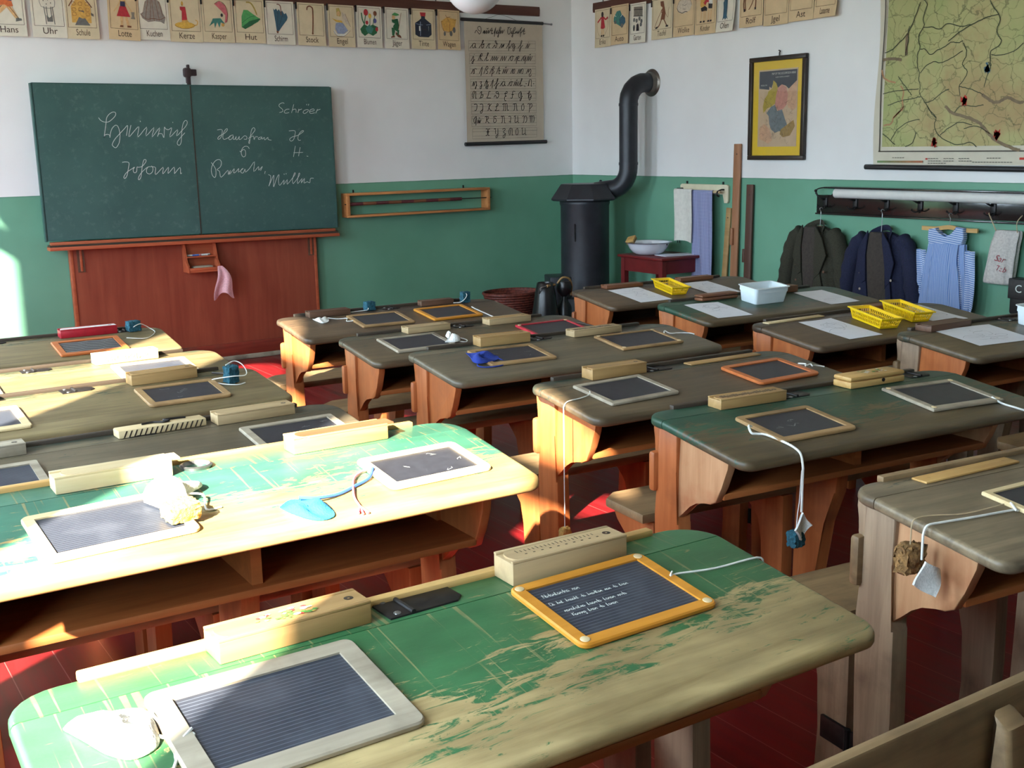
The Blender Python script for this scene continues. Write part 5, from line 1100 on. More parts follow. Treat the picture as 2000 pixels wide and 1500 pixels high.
# chalk box hung under the ledge
r = on_wall('chalk_box', 'small open red-brown chalk box hanging under the blackboard ledge', 'chalk box', 'F', 2.428, .655, .06)
side = [(0, 0), (-.115, 0), (-.115, .045), (-.075, .075), (-.045, .19), (0, .195)]
for x in (0, .215): MB().prism(side, 'x', x, x+.012, bev=.002).build('side', W['redtrim'], r)
MB().box(.012, -.112, 0, .215, 0, .012).build('bottom', W['redtrim'], r, flat=True)
MB().box(.012, -.115, .012, .215, -.104, .032, bev=.002).build('front_lip', W['redtrim'], r)
MB().box(.012, -.012, .012, .215, 0, .195).build('back_board', W['redtrim'], r, flat=True)
MB().box(.012, -.075, .100, .215, -.012, .108).build('shelf', W['redtrim'], r, flat=True)
for i in range(7):
    x = 2.455+i*.022+random.uniform(-.004, .004)
    cm = (chalk_m, chalk_m, plain('blue_chalk', lin(80, 110, 190), .9), chalk_m, plain('pink_chalk', lin(210, 140, 150), .9))[i % 5]
    o = MB().tube([(-.022, 0, 0), (.022, 0, 0)], .0055, 8).build('chalk_stick', cm)
    o.location = (x+.01, YF-.06-.03-.006*(i % 3), .655+.108+.0058); o.rotation_euler.z = random.uniform(-.5, .5)
    tag(o, 'short chalk stick lying on the upper shelf of the hanging chalk box', 'chalk', 'chalk sticks in the chalk box')
o = MB().box(-.07, -.03, 0, .07, .03, .028, bev=.008).build('board_eraser', W['frame_grey']); o.location = (2.545, YF-.06-.055, .6675)
tag(o, 'grey felt eraser lying in the bottom of the hanging chalk box', 'eraser')
# pink cloth
def cloth_fn(a, b):
    w = .03+.16*b**.8
    x = .03*b+(a-.5)*w*(1-.2*b); z = -.21*b-.05*b*math.sin(a*3.1)*0
    return (x+.015*math.sin(b*5), -.012-.014*math.sin(a*9+b*2)*b, z-(.03*math.cos(a*6.3) if b > .6 else 0)*(b-.6)*2)
pinkm = plain('pink_striped_cloth', lin(226, 180, 186), .9, var=.12, scale=120, bump=.2)
o = MB().grid(18, 18, cloth_fn, .003).build('dust_cloth', pinkm, angle=70); o.location = (2.648, YF-.165, .69)
tag(o, 'pink and white dust cloth hanging from the chalk box', 'cloth')
# script poster
px, pz = 4.74, 1.475
r = on_wall('script_poster', 'beige wall chart of old German handwriting between two black rods', 'wall chart', 'F', px, 0, 0)
tp = plain('beige_chart_paper', lin(190, 176, 156), .8, var=.05, scale=8)
MB().grid(6, 12, lambda a, b: (.024+a*.735, -.026-.004*math.sin(b*3.1), 1.49+b*.925), .0012).build('chart_sheet', tp, r)
rodm = plain('black_rod', lin(34, 34, 36), .45)
MB().tube([(0, -.026, 2.420), (.765, -.026, 2.416)], .013, 12).build('top_rod', rodm, r)
MB().tube([(.76, -.026, 2.416), (.842, -.026, 2.412)], .006, 8).lathe([(.008, 0), (.009, .008), (.004, .014)], 10, Matrix.Translation((.846, -.026, 2.412)) @ Matrix.Rotation(R(90), 4, 'Y')).build('rod_end', steel_m, r)
MB().tube([(0.006, -.026, 1.478), (.785, -.026, 1.486)], .015, 12).build('bottom_rod', rodm, r)
MB().tube(smooth_line([(.22, -.024, 2.43), (.30, -.012, 2.452), (.36, -.006, 2.470), (.44, -.012, 2.455), (.52, -.024, 2.427)]), .0012, 5).build('hanging_wire', metal_m, r)
mb = MB()
for st in parse(POSTER_LINES, px): mb.ribbon(st, .0018, Matrix.Translation((0, -.0338, 0)))
mb.build('printed_lines', plain('chart_line', lin(122, 116, 108), .8), r, flat=True, recalc=False)
mb = MB()
for st in parse(POSTER_WRITING, px): mb.ribbon([(q.x, q.y) for q in smooth_line([(a, b, 0) for a, b in st], 3)], .0048, Matrix.Translation((0, -.0342, 0)))
mb.build('printed_script', plain('chart_ink', lin(58, 50, 46), .8), r, flat=True, recalc=False)
# counting frame: an open wooden box with a rod of coloured beads
r = on_wall('counting_frame', 'long open wooden counting frame with a striped rod beside the blackboard', 'counting frame', 'F', 3.67, .962, 0)
fm = wood('counting_frame_wood', lin(178, 112, 62), lin(206, 144, 88), 'x', .45)
MB().box(0, -.10, .160, 1.25, 0, .178, bev=.002).build('top_board', fm, r)
MB().box(0, -.10, 0, 1.25, 0, .016, bev=.002).build('bottom_board', fm, r)
for x in (0, 1.225): MB().box(x, -.10, .016, x+.025, 0, .160, bev=.002).build('end_board', fm, r)
MB().tube([(-.012, -.082, .098), (1.27, -.082, .098)], .0035, 8).build('wire', metal_m, r)
for i in range(9):
    MB().tube([(.03+i*.107, -.082, .098), (.03+(i+1)*.107-.001, -.082, .098)], .0125, 12).build('bead_segment', (W['boxred'] if i % 2 else plain('counting_rod_maroon', lin(92, 40, 44), .5)), r)
for x in (.10, 1.06): MB().box(x-.005, -.006, .178, x+.005, 0, .20, bev=.001).build('hanger', metal_m, r)
# globe lamp
r = thing('globe_lamp', 'white glass globe lamp hanging at the top picture edge', 'lamp', (2.87, 4.637, 2.194))
gm = NT('opal_glass'); gm.p.inputs['Subsurface Weight'].default_value = 0
gmat = gm.out(lin(238, 234, 238), .25)
MB().lathe([(.0001, -.135)]+[(.135*math.sin(R(a)), -.135*math.cos(R(a))) for a in range(8, 172, 8)]+[(.03, .13), (.03, .15)], 36, cap=False).build('globe', gmat, r)
MB().lathe([(.034, .125), (.036, .16), (.02, .18), (.006, .185)], 20).build('lamp_cap', metal_m, r)
MB().tube([(0, 0, .18), (0, 0, TOP-2.194)], .004, 6).build('lamp_cord', metal_m, r)
# ------------------------------------------------------------------ right-hand wall
def RX(Y): return 7.572-Y
# framed map
r = on_wall('framed_map', 'black framed occupation map on a bright yellow mat', 'framed picture', 'R', 5.818, 1.333, .004)
fw_, fh_ = .506, .676
blk = wood('black_frame_wood', lin(40, 32, 26), lin(58, 46, 36), 'z', .35)
for nm, d in (('frame_rail', (0, -.030, 0, fw_, 0, .030)), ('frame_rail', (0, -.030, fh_-.030, fw_, 0, fh_)), ('frame_stile', (0, -.030, .030, .030, 0, fh_-.030)), ('frame_stile', (fw_-.030, -.030, .030, fw_, 0, fh_-.030))):
    MB().box(*d, bev=.004).build(nm, blk, r)
MB().box(.028, -.012, .028, fw_-.028, -.004, fh_-.028).build('mat_board', plain('yellow_mat', lin(222, 184, 40), .7, var=.02), r, flat=True)
mapp = plain('old_map_paper', lin(196, 168, 136), .8, var=.06, scale=10)
x0, x1, z0, z1 = .080, .430, .088, .592
MB().box(x0, -.0135, z0, x1, -.0120, z1).build('map_sheet', mapp, r, flat=True)
mb = MB(); S_ = lambda s: [(x0+float(p.split(',')[0])/100*(x1-x0), z0+float(p.split(',')[1])/100*(z1-z0)) for p in s.split()]
zc = {k: plain('zone_'+k, lin(*v), .8, var=.1, scale=40) for k, v in dict(sea=(54, 58, 66), olive=(176, 152, 58), rose=(196, 134, 116), grey=(116, 122, 122), gold=(160, 128, 72), pale=(204, 160, 126), line=(82, 62, 54), white=(214, 210, 200)).items()}
for i, (c, s) in enumerate((('sea', '2,98 98,98 98,84 86,78 78,74 70,78 60,80 50,76 40,84 36,80 34,76 28,78 28,74 2,76'), ('pale', '98,84 86,78 76,72 72,60 78,50 90,46 98,50'), ('olive', '38,86 46,82 50,76 46,66 44,56 34,52 24,50 14,44 12,52 16,62 24,68 26,72 36,76'), ('rose', '50,76 60,80 72,76 76,66 74,54 64,48 52,46 44,54 46,66'), ('grey', '34,52 44,54 50,46 62,48 70,36 76,28 70,18 56,20 46,18 36,22 30,30 28,40 22,44'), ('gold', '60,22 76,28 92,34 96,26 84,14 66,12 58,16'), ('pale', '4,24 16,30 30,24 36,16 38,8 28,4 16,8 4,10'))):
    mb.use(zc[c]).poly(S_(s), Matrix.Translation((0, -.0138-.0001*i, 0)))
rnd = random.Random(5); mb.use(zc['line'])
for _ in range(60):
    x, z = rnd.uniform(10, 92), rnd.uniform(6, 72); pts = [(x, z)]
    for _k in range(rnd.randint(3, 6)): pts.append((max(3, min(97, pts[-1][0]+rnd.uniform(-5, 5))), max(3, min(74, pts[-1][1]+rnd.uniform(-4, 4)))))
    mb.ribbon(S_(' '.join('%f,%f' % p for p in pts)), .0011, Matrix.Translation((0, -.0147, 0)))
mb.use(zc['white']); Mt = Matrix.Translation((0, -.0148, 0))
text_into(mb, 'MAP OF THE OCCUPATION AREAS', .020, x0+.225, z1-.036, sx=.68, shear=.2, M=Mt)
text_into(mb, 'ALLIED CONTROL AUTHORITY', .011, x0+.215, z1-.056, sx=.8, M=Mt)
text_into(mb, 'SPECIAL 1945', .013, x0+.05, z1-.105, sx=.75, M=Mt)
mb.build('printed_map', None, r, flat=True, recalc=False)
MB().tube([(.26, -.012, fh_), (.26, -.012, fh_+.02), (.266, -.012, fh_+.03), (.254, -.012, fh_+.034)], .005, 6).build('hanging_ring', metal_m, r)
MB().box(.031, -.021, .031, fw_-.031, -.0195, fh_-.031).build('glazing', glass_m, r, flat=True)

# big wall map
def map_mat():
    t = NT('relief_map_paper'); v = t.coord((1, 1, 1), rnd=False)
    big = t.noise(t.coord((1.6, 1, 1.6), rnd=False), 1, 5, .6, .4); fine = t.noise(t.coord((9, 9, 9), rnd=False), 1, 6, .7)
    xy = t.xyz()
    k = t.math('ADD', t.math('MULTIPLY', big, .9), t.math('ADD', t.math('MULTIPLY', xy[0], .16), t.math('MULTIPLY', fine, .22)))
    c = t.ramp(k, [(.36, lin(122, 146, 92)), (.52, lin(158, 166, 108)), (.68, lin(176, 170, 118)), (.82, lin(170, 146, 104))])
    def lines(s, w, off):
        vo = t.add('ShaderNodeTexVoronoi', feature='DISTANCE_TO_EDGE'); vo.inputs['Scale'].default_value = s
        mp = t.add('ShaderNodeMapping'); mp.inputs['Location'].default_value = off; t.link(v, mp.inputs[0])
        nz = t.add('ShaderNodeTexNoise'); nz.inputs['Scale'].default_value = 11; nz.inputs['Detail'].default_value = 4; t.link(mp.outputs[0], nz.inputs['Vector'])
        ad = t.mix(.10, mp.outputs[0], nz.outputs[1], 'ADD'); t.link(ad, vo.inputs['Vector'])
        return t.math('LESS_THAN', vo.outputs['Distance'], w)
    l1 = lines(9, .016, (0, 0, 0)); l2 = lines(5, .011, (3, 1, 2))
    c = t.mix(t.math('MULTIPLY', l1, .45), c, lin(96, 104, 66)); c = t.mix(t.math('MULTIPLY', l2, .5), c, lin(74, 82, 54))
    return t.out(c, .75, 0, .3)
Y0 = 4.805
r = on_wall('wall_map', 'large green relief map on a black rod above the coat rack', 'wall map', 'R', Y0, 0, 0)
lin_cream = plain('map_linen', lin(206, 198, 178), .8, var=.04, scale=10)
MB().grid(10, 16, lambda a, b: (.055+a*1.75-.02*math.sin(b*9)*(1-a)*.4+.01*b*0, -.020-.004*math.sin(b*7), 1.305+b*1.30), .0014).build('map_linen', lin_cream, r)
MB().grid(10, 14, lambda a, b: (.118+a*1.60, -.0255-.003*math.sin(b*7), 1.412+b*1.14)).build('printed_map', map_mat(), r)
MB().tube([(0, -.026, 1.292), (1.9, -.026, 1.279)], .0155, 12).build('bottom_rod', rodm, r)
MB().tube([(.02, -.026, 2.61), (1.88, -.026, 2.61)], .0155, 12).build('top_rod', rodm, r)
mb = MB(); Mx = Matrix.Translation((0, -.0285, 0))
mb.ribbon([(.098-.004*math.sin(z*8), z) for z in [1.385+.05*i for i in range(24)]], .008, Mx); mb.ribbon([(.095, 1.385), (1.75, 1.381)], .007, Mx)
mb.build('border_line', plain('map_border', lin(84, 76, 66), .8), r, flat=True, recalc=False)
def yz(st): return [(Y0-a, b) for a, b in st]
Mx = Matrix.Translation((0, -.0290, 0))
for nm, S, w, cc in (('printed_ridges', MAP_RIDGES, .017, lin(130, 112, 86)), ('printed_borders', MAP_BORDERS, .010, lin(184, 140, 100)), ('printed_rivers', MAP_RIVERS, .0048, lin(64, 72, 50))):
    mb = MB()
    for st in parse(S):
        st = yz(st)
        if min(p[0] for p in st) < .06: continue
        mb.ribbon([(q.x+random.uniform(-.002, .002), q.y+random.uniform(-.002, .002)) for q in smooth_line([(a, b, 0) for a, b in st], 4)], w, Mx)
    mb.build(nm, plain(nm+'_ink', cc, .8), r, flat=True, recalc=False)
mb = MB()
for (yy, zz), c in (((4.131, 1.662), lin(196, 56, 44)), ((4.313, 1.434), lin(206, 60, 44)), ((3.911, 1.470), lin(206, 60, 44)), ((3.995, 1.831), lin(86, 120, 132))):
    mb.use(plain('town_red' if c[0] > .3 else 'lake_blue', c, .8))
    rnd = random.Random(yy)
    for _ in range(9): mb.poly([(Y0-yy+rnd.uniform(-.016, .016)+.010*math.cos(a), zz+rnd.uniform(-.026, .026)+.010*math.sin(a)) for a in (0, 1.2, 2.5, 3.8, 5)], Matrix.Translation((0, -.0295, 0)))
mb.build('printed_towns', None, r, flat=True, recalc=False)
mb = MB()
for i in range(16):
    t_ = i/15; cc = tuple((1-t_)*a+t_*b for a, b in zip(lin(110, 140, 90), lin(176, 108, 76)))
    mb.use(plain('legend_%d' % i, cc, .8)); mb.box(.09+i*.0205, -.0285, 1.318, .1105+i*.0205, -.0275, 1.330)
mb.use(plain('town_red', lin(196, 56, 44), .8)).box(.437, -.0285, 1.336, .449, -.0275, 1.345).box(1.04, -.0285, 1.336, 1.075, -.0275, 1.348)
mb.use(plain('legend_ink', lin(120, 116, 104), .8))
for x, z, n in ((.20, 1.345, 5), (.455, 1.340, 4), (.455, 1.326, 5), (.455, 1.313, 7), (.56, 1.340, 4), (.56, 1.326, 4), (.66, 1.340, 4), (.66, 1.326, 5), (.84, 1.342, 5), (.75, 1.320, 14), (1.08, 1.340, 4)):
    for k in range(n): mb.box(x+k*.018, -.0285, z, x+k*.018+.013, -.0275, z+.0045)
mb.build('printed_legend', None, r, flat=True, recalc=False)

# coat rack
def rack_mat():
    t = NT('glossy_black_board'); n = t.noise(t.coord((18, 18, 18), rnd=False), 1, 4)
    t.bump(n, .12, .004)
    return t.out(lin(34, 28, 26), .16, 0, .7)
Y0 = 5.19
r = on_wall('coat_rack', 'long glossy black coat rack board with iron hooks', 'coat rack', 'R', Y0, 0, 0)
RK = rack_mat()
MB().prism([(0, .995), (1.60, 1.004), (1.60, 1.165), (.17, 1.165), (.12, 1.110), (.0, 1.112)], 'y', -.022, 0, bev=.003).build('back_board', RK, r)
MB().box(.12, -.095, 1.158, 1.60, 0, 1.168, bev=.002).build('hat_shelf', RK, r)
MB().box(0, -.034, .988, 1.60, -.0, .998, bev=.002).build('lower_bead', RK, r)
for k in range(7):
    x = .075+.242*k
    hk = MB().box(x-.017, -.030, 1.035, x+.017, -.021, 1.095, bev=.003)
    hk.tube(smooth_line([(x, -.028, 1.085), (x-.005, -.050, 1.088), (x-.025, -.070, 1.108), (x-.034, -.078, 1.135)]), .0055, 8).lathe([(.002, -.010), (.009, -.004), (.010, .003), (.005, .009), (.001, .010)], 12, Matrix.Translation((x-.035, -.079, 1.140)))
    for sg in (-1, 1): hk.tube(smooth_line([(x, -.026, 1.042), (x+sg*.012, -.048, 1.030), (x+sg*.030, -.056, 1.038)]), .0048, 8).lathe([(.002, -.007), (.007, 0), (.002, .007)], 10, Matrix.Translation((x+sg*.033, -.057, 1.043)))
    hk.build('hook', metal_m, r)
MB().tube(smooth_line([(.015, -.05, 1.118), (.02, -.05, 1.145), (.06, -.05, 1.158), (.12, -.05, 1.163)]), .004, 8).build('bent_wire', metal_m, r)
o = thing('paper_roll', 'long white paper roll lying along the coat rack', 'paper roll', (XR-.066, Y0-.195, 1.128), -math.pi/2)
MB().tube([(0, 0, 0), (1.46, 0, 0)], .030, 24, cap=False).tube([(0, 0, 0), (1.46, 0, 0)], .026, 20, cap=False).build('rolled_sheet', plain('roll_paper', lin(214, 212, 206), .7, var=.03), o)
bpy.context.view_layer.update()

# ------------------------------------------------------------------ clothes on hangers
def fold(a, z, k, amp): return amp*math.sin(a*k+z*6)
def garment(parent, rows, mat, name, amp=.006, k=9, n=44, open_=None):
    """rows: (z, centre x, half width, half depth, y of the middle)"""
    rows = smooth_rows(rows)
    rings = []
    for z, cx, hw, hd, cy in rows:
        ring = []
        for i in range(n):
            t = 2*math.pi*i/n; s = 1+fold(t, z, k, amp)/max(hw, .02)*1.5
            c, sn = math.cos(t), math.sin(t)
            ring.append((cx+hw*(abs(c)**.8)*(1 if c > 0 else -1)*s, cy+hd*(abs(sn)**.8)*(1 if sn > 0 else -1)*s, z))
        rings.append(ring)
    return MB().loft(rings).build(name, mat, parent, angle=80)
def smooth_rows(rows):
    q = smooth_line([Vector(r_[:3]) for r_ in rows], 4); q2 = smooth_line([Vector((r_[3], r_[4], 0)) for r_ in rows], 4)
    return [(a.x, a.y, a.z, b.x, b.y) for a, b in zip(q, q2)]
def sleeve(parent, pts, rad, mat):
    P = smooth_line(pts, 5); n = len(P)
    rr = [rad[0]+(rad[1]-rad[0])*i/(n-1)+.004*math.sin(i*1.9) for i in range(n)]
    o = MB().tube(P, rr, 16).build('sleeve', mat, parent, angle=80)
    return o
def hanger(Y, z, half, hook_z, label, m, bar=False, drop=.05):
    o = on_wall('clothes_hanger', label, 'clothes hanger', 'R', Y, z, .065, 'clothes hangers on the coat rack')
    P = smooth_line([(-half, 0, -drop), (-half*.5, 0, -.012), (0, 0, 0), (half*.5, 0, -.012), (half, 0, -drop)], 5)
    rings = [[(p.x, -.006, p.z-.012), (p.x, .006, p.z-.012), (p.x, .006, p.z+.012), (p.x, -.006, p.z+.012)] for p in P]
    MB().loft(rings).build('shoulder_bow', m, o)
    MB().tube(smooth_line([(0, 0, .008), (0, 0, .03), (.002, 0, hook_z-z-.03), (-.012, .004, hook_z-z-.012), (-.004, .006, hook_z-z), (.010, .008, hook_z-z-.008)]), .0022, 6).build('hook', steel_m, o)
    if bar: MB().tube([(-half*.9, 0, -.105), (half*.9, 0, -.105)], .005, 8).build('trouser_bar', m, o)
    return o
hw_m = wood('hanger_wood', lin(150, 104, 58), lin(180, 132, 82), 'x', .4)
wool_o = plain('olive_wool', lin(58, 56, 42), .95, var=.25, scale=180, bump=.4)
wool_n = plain('navy_wool', lin(30, 34, 62), .95, var=.25, scale=180, bump=.4)
lining = plain('brown_lining', lin(62, 54, 48), .9, var=.15, scale=60)
button_m = plain('pale_button', lin(150, 140, 128), .4)

def jacket(Y, top, label, wool, hw, tw, opened):
    """Y: middle; top: height of the collar"""
    r = on_wall('jacket', label, 'jacket', 'R', Y, top-.94, .0, 'jackets on the coat rack')
    garment(r, [(.42, 0, hw*.80, .060, -.075), (.55, 0, hw*.76, .062, -.078), (.70, 0, hw*.70, .060, -.078), (.80, 0, hw*.68, .056, -.075), (.855, 0, hw*.66, .046, -.07), (.885, 0, hw*.50, .036, -.066), (.905, 0, hw*.30, .030, -.064), (.915, 0, .05, .026, -.062)], wool, 'body')
    for sg in (-1, 1):
        sleeve(r, [(sg*hw*.52, -.068, .875), (sg*hw*.74, -.078, .82), (sg*hw*.90, -.082, .70), (sg*(hw*.98), -.080, .58), (sg*(hw*1.10), -.075, .44)], (.050, .058), wool)
    # collar standing round the neck
    P = smooth_line([(-.10, -.135, .82), (-.075, -.112, .88), (-.060, -.075, .925), (0, -.045, .945), (.060, -.075, .925), (.075, -.112, .88), (.10, -.135, .82)], 5)
    MB().loft([[(p.x*.86, p.y+.012, p.z-.022), (p.x*1.15, p.y-.004, p.z-.018), (p.x*1.18, p.y-.006, p.z+.004), (p.x*.95, p.y+.004, p.z+.012)] for p in P]).build('collar', wool, r, angle=80)
    inner = [(-.050, .915), (.050, .915), (.062+opened*.4, .78), (.05+opened, .60), (.03+opened*1.2, .43), (-.03, .43), (-.045, .60), (-.060, .78)]
    MB().prism([(x, z) for x, z in inner], 'y', -.1445, -.10, bev=.01).build('lining', lining, r)
    def flap_(pts, y, name):
        mb = MB(); n = len(pts)
        mb.prism(pts, 'y', y-.012, y+.002, bev=.005); return mb.build(name, wool, r)
    flap_([(-.055, .925), (-.105, .84), (-.130, .72), (-.085, .60), (-.055, .62), (-.064, .78), (-.05, .90)], -.142, 'lapel')
    flap_([(.055, .925), (.110, .85), (.150, .74), (.10+opened*.4, .62), (.055+opened*.6, .58), (.050+opened*.7, .70), (.055, .86)], -.142, 'lapel')
    flap_([(-.055, .62), (-.088, .60), (-.11, .43), (-.025, .43)], -.138, 'front_edge')
    flap_([(.055+opened*.6, .60), (.10+opened*.4, .62), (.15, .43), (.03+opened*1.2, .43)], -.138, 'front_edge')
    for i, (x, z) in enumerate(((-.10, .665), (-.095, .565), (-.10, .50), (.135, .635), (.125, .50), (.20, .50))):
        MB().lathe([(.008, 0), (.008, .003), (.003, .004)], 12, Matrix.Translation((x, -.150 if abs(x) < .16 else -.137, z)) @ Matrix.Rotation(R(90), 4, 'X')).build('button', button_m if opened > .03 else W['boxdark'], r)
    for sg in (-1, 1):
        MB().box(sg*.17-.055, -.143, .475, sg*.17+.055, -.130, .49, bev=.003).build('pocket_flap', wool, r)
    return r
jacket(5.135, .940, 'olive green wool jacket hanging under the left end of the coat rack', wool_o, .245, 0, .0)
jacket(4.610, .930, 'navy blue wool jacket hanging open, brown lining showing', wool_n, .255, 0, .06)
hanger(5.115, .905, .060, 1.035, 'bent wooden hanger in the olive jacket', hw_m)
hanger(4.630, .880, .058, 1.040, 'wooden hanger with bar in the navy jacket', W['boxred'], True, .03)
def stripe_mat(name, a, b, sx, sz, amp):
    t = NT(name); xy = t.xyz()
    w = t.math('SINE', t.math('ADD', t.math('MULTIPLY', xy[0], sx), t.math('MULTIPLY', xy[2], sz)))
    c = t.mix(t.math('MULTIPLY', t.math('GREATER_THAN', w, .15), amp), a, b); t.bump(t.noise(t.coord((120, 120, 120)), 1, 3), .3, .003)
    return t.out(c, .9, 0, .2)
str_v = stripe_mat('blue_white_stripes', lin(104, 134, 188), lin(196, 208, 228), 700, 40, .5)
str_h = stripe_mat('blue_white_cross_stripes', lin(112, 140, 190), lin(214, 222, 236), 60, 520, .75)
r = on_wall('striped_pinafore', 'blue and white striped sleeveless pinafore on a wooden hanger', 'dress', 'R', 4.155, 0, .01)
garment(r, [(.470, 0, .165, .050, -.070), (.56, 0, .150, .050, -.07), (.68, 0, .135, .046, -.068), (.78, 0, .118, .040, -.066), (.84, 0, .112, .030, -.064), (.862, 0, .110, .024, -.062)], str_v, 'skirt', .012, 11)
yoke = [(-.112, .855), (.112, .86), (.118, .90), (.118, .955), (.062, .960), (.045, .915), (0, .893), (-.045, .912), (-.064, .950), (-.118, .940), (-.120, .89)]
MB().prism(yoke, 'y', -.085, -.045, bev=.008).build('yoke', str_h, r)
for x, zb, w in ((.150, .48, .05), (.175, .50, .03), (-.150, .49, .03)):
    MB().grid(8, 14, lambda a, b: (x+(a-.5)*w*2+.012*math.sin(b*4), -.085-.012*math.sin(a*7+b*3), zb+b*.33), .003).build('side_frill', str_h, r, angle=80)
hanger(4.150, .955, .185, 1.035, 'straight pale wooden hanger of the striped pinafore', W['ochre'], False, .012)
# bag
bagm = plain('natural_cotton', lin(196, 190, 184), .9, var=.12, scale=90, bump=.3)
r = on_wall('cotton_bag', 'whitish cotton drawstring bag with faded red writing', 'bag', 'R', 3.80, 0, .008)
garment(r, [(.655, -.02, .080, .020, -.045), (.67, -.02, .086, .032, -.05), (.76, -.01, .084, .036, -.05), (.86, 0, .082, .030, -.048), (.925, .012, .078, .022, -.045), (.948, .015, .074, .018, -.045), (.955, .015, .070, .012, -.045)], bagm, 'bag_body', .006, 7)
MB().tube(smooth_line([(-.05, -.06, .95), (-.085, -.05, 1.0), (-.10, -.06, 1.04), (-.098, -.06, 1.045)]), .003, 6).tube(smooth_line([(.08, -.06, .945), (.07, -.055, 1.0), (.10, -.055, 1.04)]), .0025, 6).build('drawstring', twine_m, r)
mb = MB(); Mt = Matrix.Translation((0, -.0885, 0)) @ Matrix.Rotation(R(10), 4, 'Y')
text_into(mb, 'Sar', .050, -.135, .772, shear=.35, M=Mt); text_into(mb, 'Tab', .044, -.118, .722, shear=.35, M=Mt)
mb.build('red_writing', plain('faded_red_print', lin(172, 76, 84), .9, var=.3, scale=200), r, flat=True, recalc=False)
r = on_wall('school_satchel', 'dark satchel with a white letter at the picture edge below the coat rack', 'satchel', 'R', 3.722, .50, .004)
dk = plain('black_leather', lin(34, 34, 36), .5, var=.2, scale=60)
MB().box(0, -.10, 0, .32, 0, .19, bev=.018).build('body', dk, r)
MB().prism([(-.006, .09), (.326, .09), (.326, .20), (-.006, .20)], 'y', -.110, 0, bev=.012).build('flap', plain('dark_flap', lin(48, 46, 46), .5, var=.2, scale=60), r)
mb = MB(); text_into(mb, 'C', .060, .060, .128, M=Matrix.Translation((0, -.1108, 0))); mb.build('white_letter', chalk_m, r, flat=True, recalc=False)
for x in (.06, .26): MB().tube(smooth_line([(x, -.05, .19), (x+.05, -.045, .33), (.135, -.045, .50), (.132, -.05, .545)]), .006, 6).build('strap', dk, r)

# ------------------------------------------------------------------ towel rail, sticks, wash stand
r = on_wall('towel_rail', 'cream wooden towel rail board with iron knobs', 'towel rail', 'R', 6.515, 0, 0)
crm = plain('cream_paint', lin(216, 206, 176), .5, var=.06, scale=12)
MB().prism([(0, 1.045), (.012, 1.03), (.045, 1.03), (.055, 1.095), (.455, 1.095), (.465, 1.03), (.495, 1.03), (.505, 1.045), (.505, 1.150), (.49, 1.160), (.015, 1.160), (0, 1.150)], 'y', -.022, 0, bev=.004).build('back_board', crm, r)
MB().tube([(.01, -.075, 1.110), (.48, -.075, 1.110)], .009, 10).build('rod', W['pale'], r)
for x in (.030, .465):
    MB().tube(smooth_line([(x, -.02, 1.125), (x, -.05, 1.125), (x, -.085, 1.112), (x, -.09, 1.09), (x, -.07, 1.08)]), .006, 8).build('bracket', metal_m, r)
for x in (.06, .44): MB().box(x-.006, -.012, 1.158, x+.006, -.002, 1.18, bev=.002).build('hanger', metal_m, r)
def towel(name, label, Y, w, ztop, zlow, m, off, fr, zl2=None):
    o = on_wall(name, label, 'towel', 'R', Y, 0, 0)
    h = ztop-zlow
    def f(a, b):
        x = a*w+.006*math.sin(b*5)
        if b < .86: return (x, -off-.010*math.sin(a*fr+b*1.5)*(1-b*.7), zlow+(b/.86)*h+.008*math.sin(a*4)*(1-b))
        t = (b-.86)/.14
        return (x, -off+(off-.055)*2*0+.036*(1-math.cos(t*math.pi))*.5*1.0, ztop+.012*math.sin(t*math.pi)-t*.02)
    MB().grid(24, 30, f, .0035).build('towel_cloth', m, o, angle=80)
    return o
tw = plain('white_linen', lin(214, 210, 200), .9, var=.06, scale=40)
def check_mat():
    t = NT('blue_check'); xy = t.xyz()
    a = t.math('GREATER_THAN', t.math('SINE', t.math('MULTIPLY', xy[0], 620)), 0); b = t.math('GREATER_THAN', t.math('SINE', t.math('MULTIPLY', xy[2], 620)), 0)
    return t.out(t.mix(t.math('MULTIPLY', t.math('ADD', a, b), .5), lin(98, 104, 148), lin(168, 172, 200)), .9, 0, .2)
towel('towel', 'blue checked towel hanging almost to the wash stand, partly behind the white one', 6.305, .215, 1.118, .40, check_mat(), .092, 14)
towel('towel', 'short white towel hanging over the towel rail', 6.475, .190, 1.124, .745, tw, .112, 7)
o = on_wall('coat_wire', 'two dark wire loops hanging at the end of the towel rail', 'wire', 'R', 6.545, 0, .02)
for dx in (0, .022): MB().tube(smooth_line([(.03+dx, 0, 1.115), (.0+dx, 0, 1.125), (-.012+dx, 0, 1.09), (-.004+dx, 0, .90), (.006+dx, 0, .72)]), .004, 6).build('wire_loop', metal_m, o)
def stick(name, label, Y, w, zt, m, lean, tail=None, th=.016):
    o = on_wall(name, label, 'wooden stick', 'R', Y, 0, .03, 'sticks leaning on the wall')
    M = Matrix.Rotation(R(lean), 4, 'X')
    MB().box(0, -th, 0, w, 0, zt, bev=.004, M=M).build('blade', m, o)
    MB().lathe([(.005, 0), (.0045, .001), (.0001, .0005)], 10, M @ Matrix.Translation((w/2, -th-.0005, zt-.07)) @ Matrix.Rotation(R(90), 4, 'X'), cap=False).build('hole', W['dark'], o)
    if tail: MB().box(*tail, bev=.004, M=M).build('handle', m, o)
    return o
s1 = stick('measuring_stick', 'short light wooden stick leaning beside the towels', 6.075, .048, 1.0, W['box'], -2)
s1.rotation_euler.y = R(2.2)
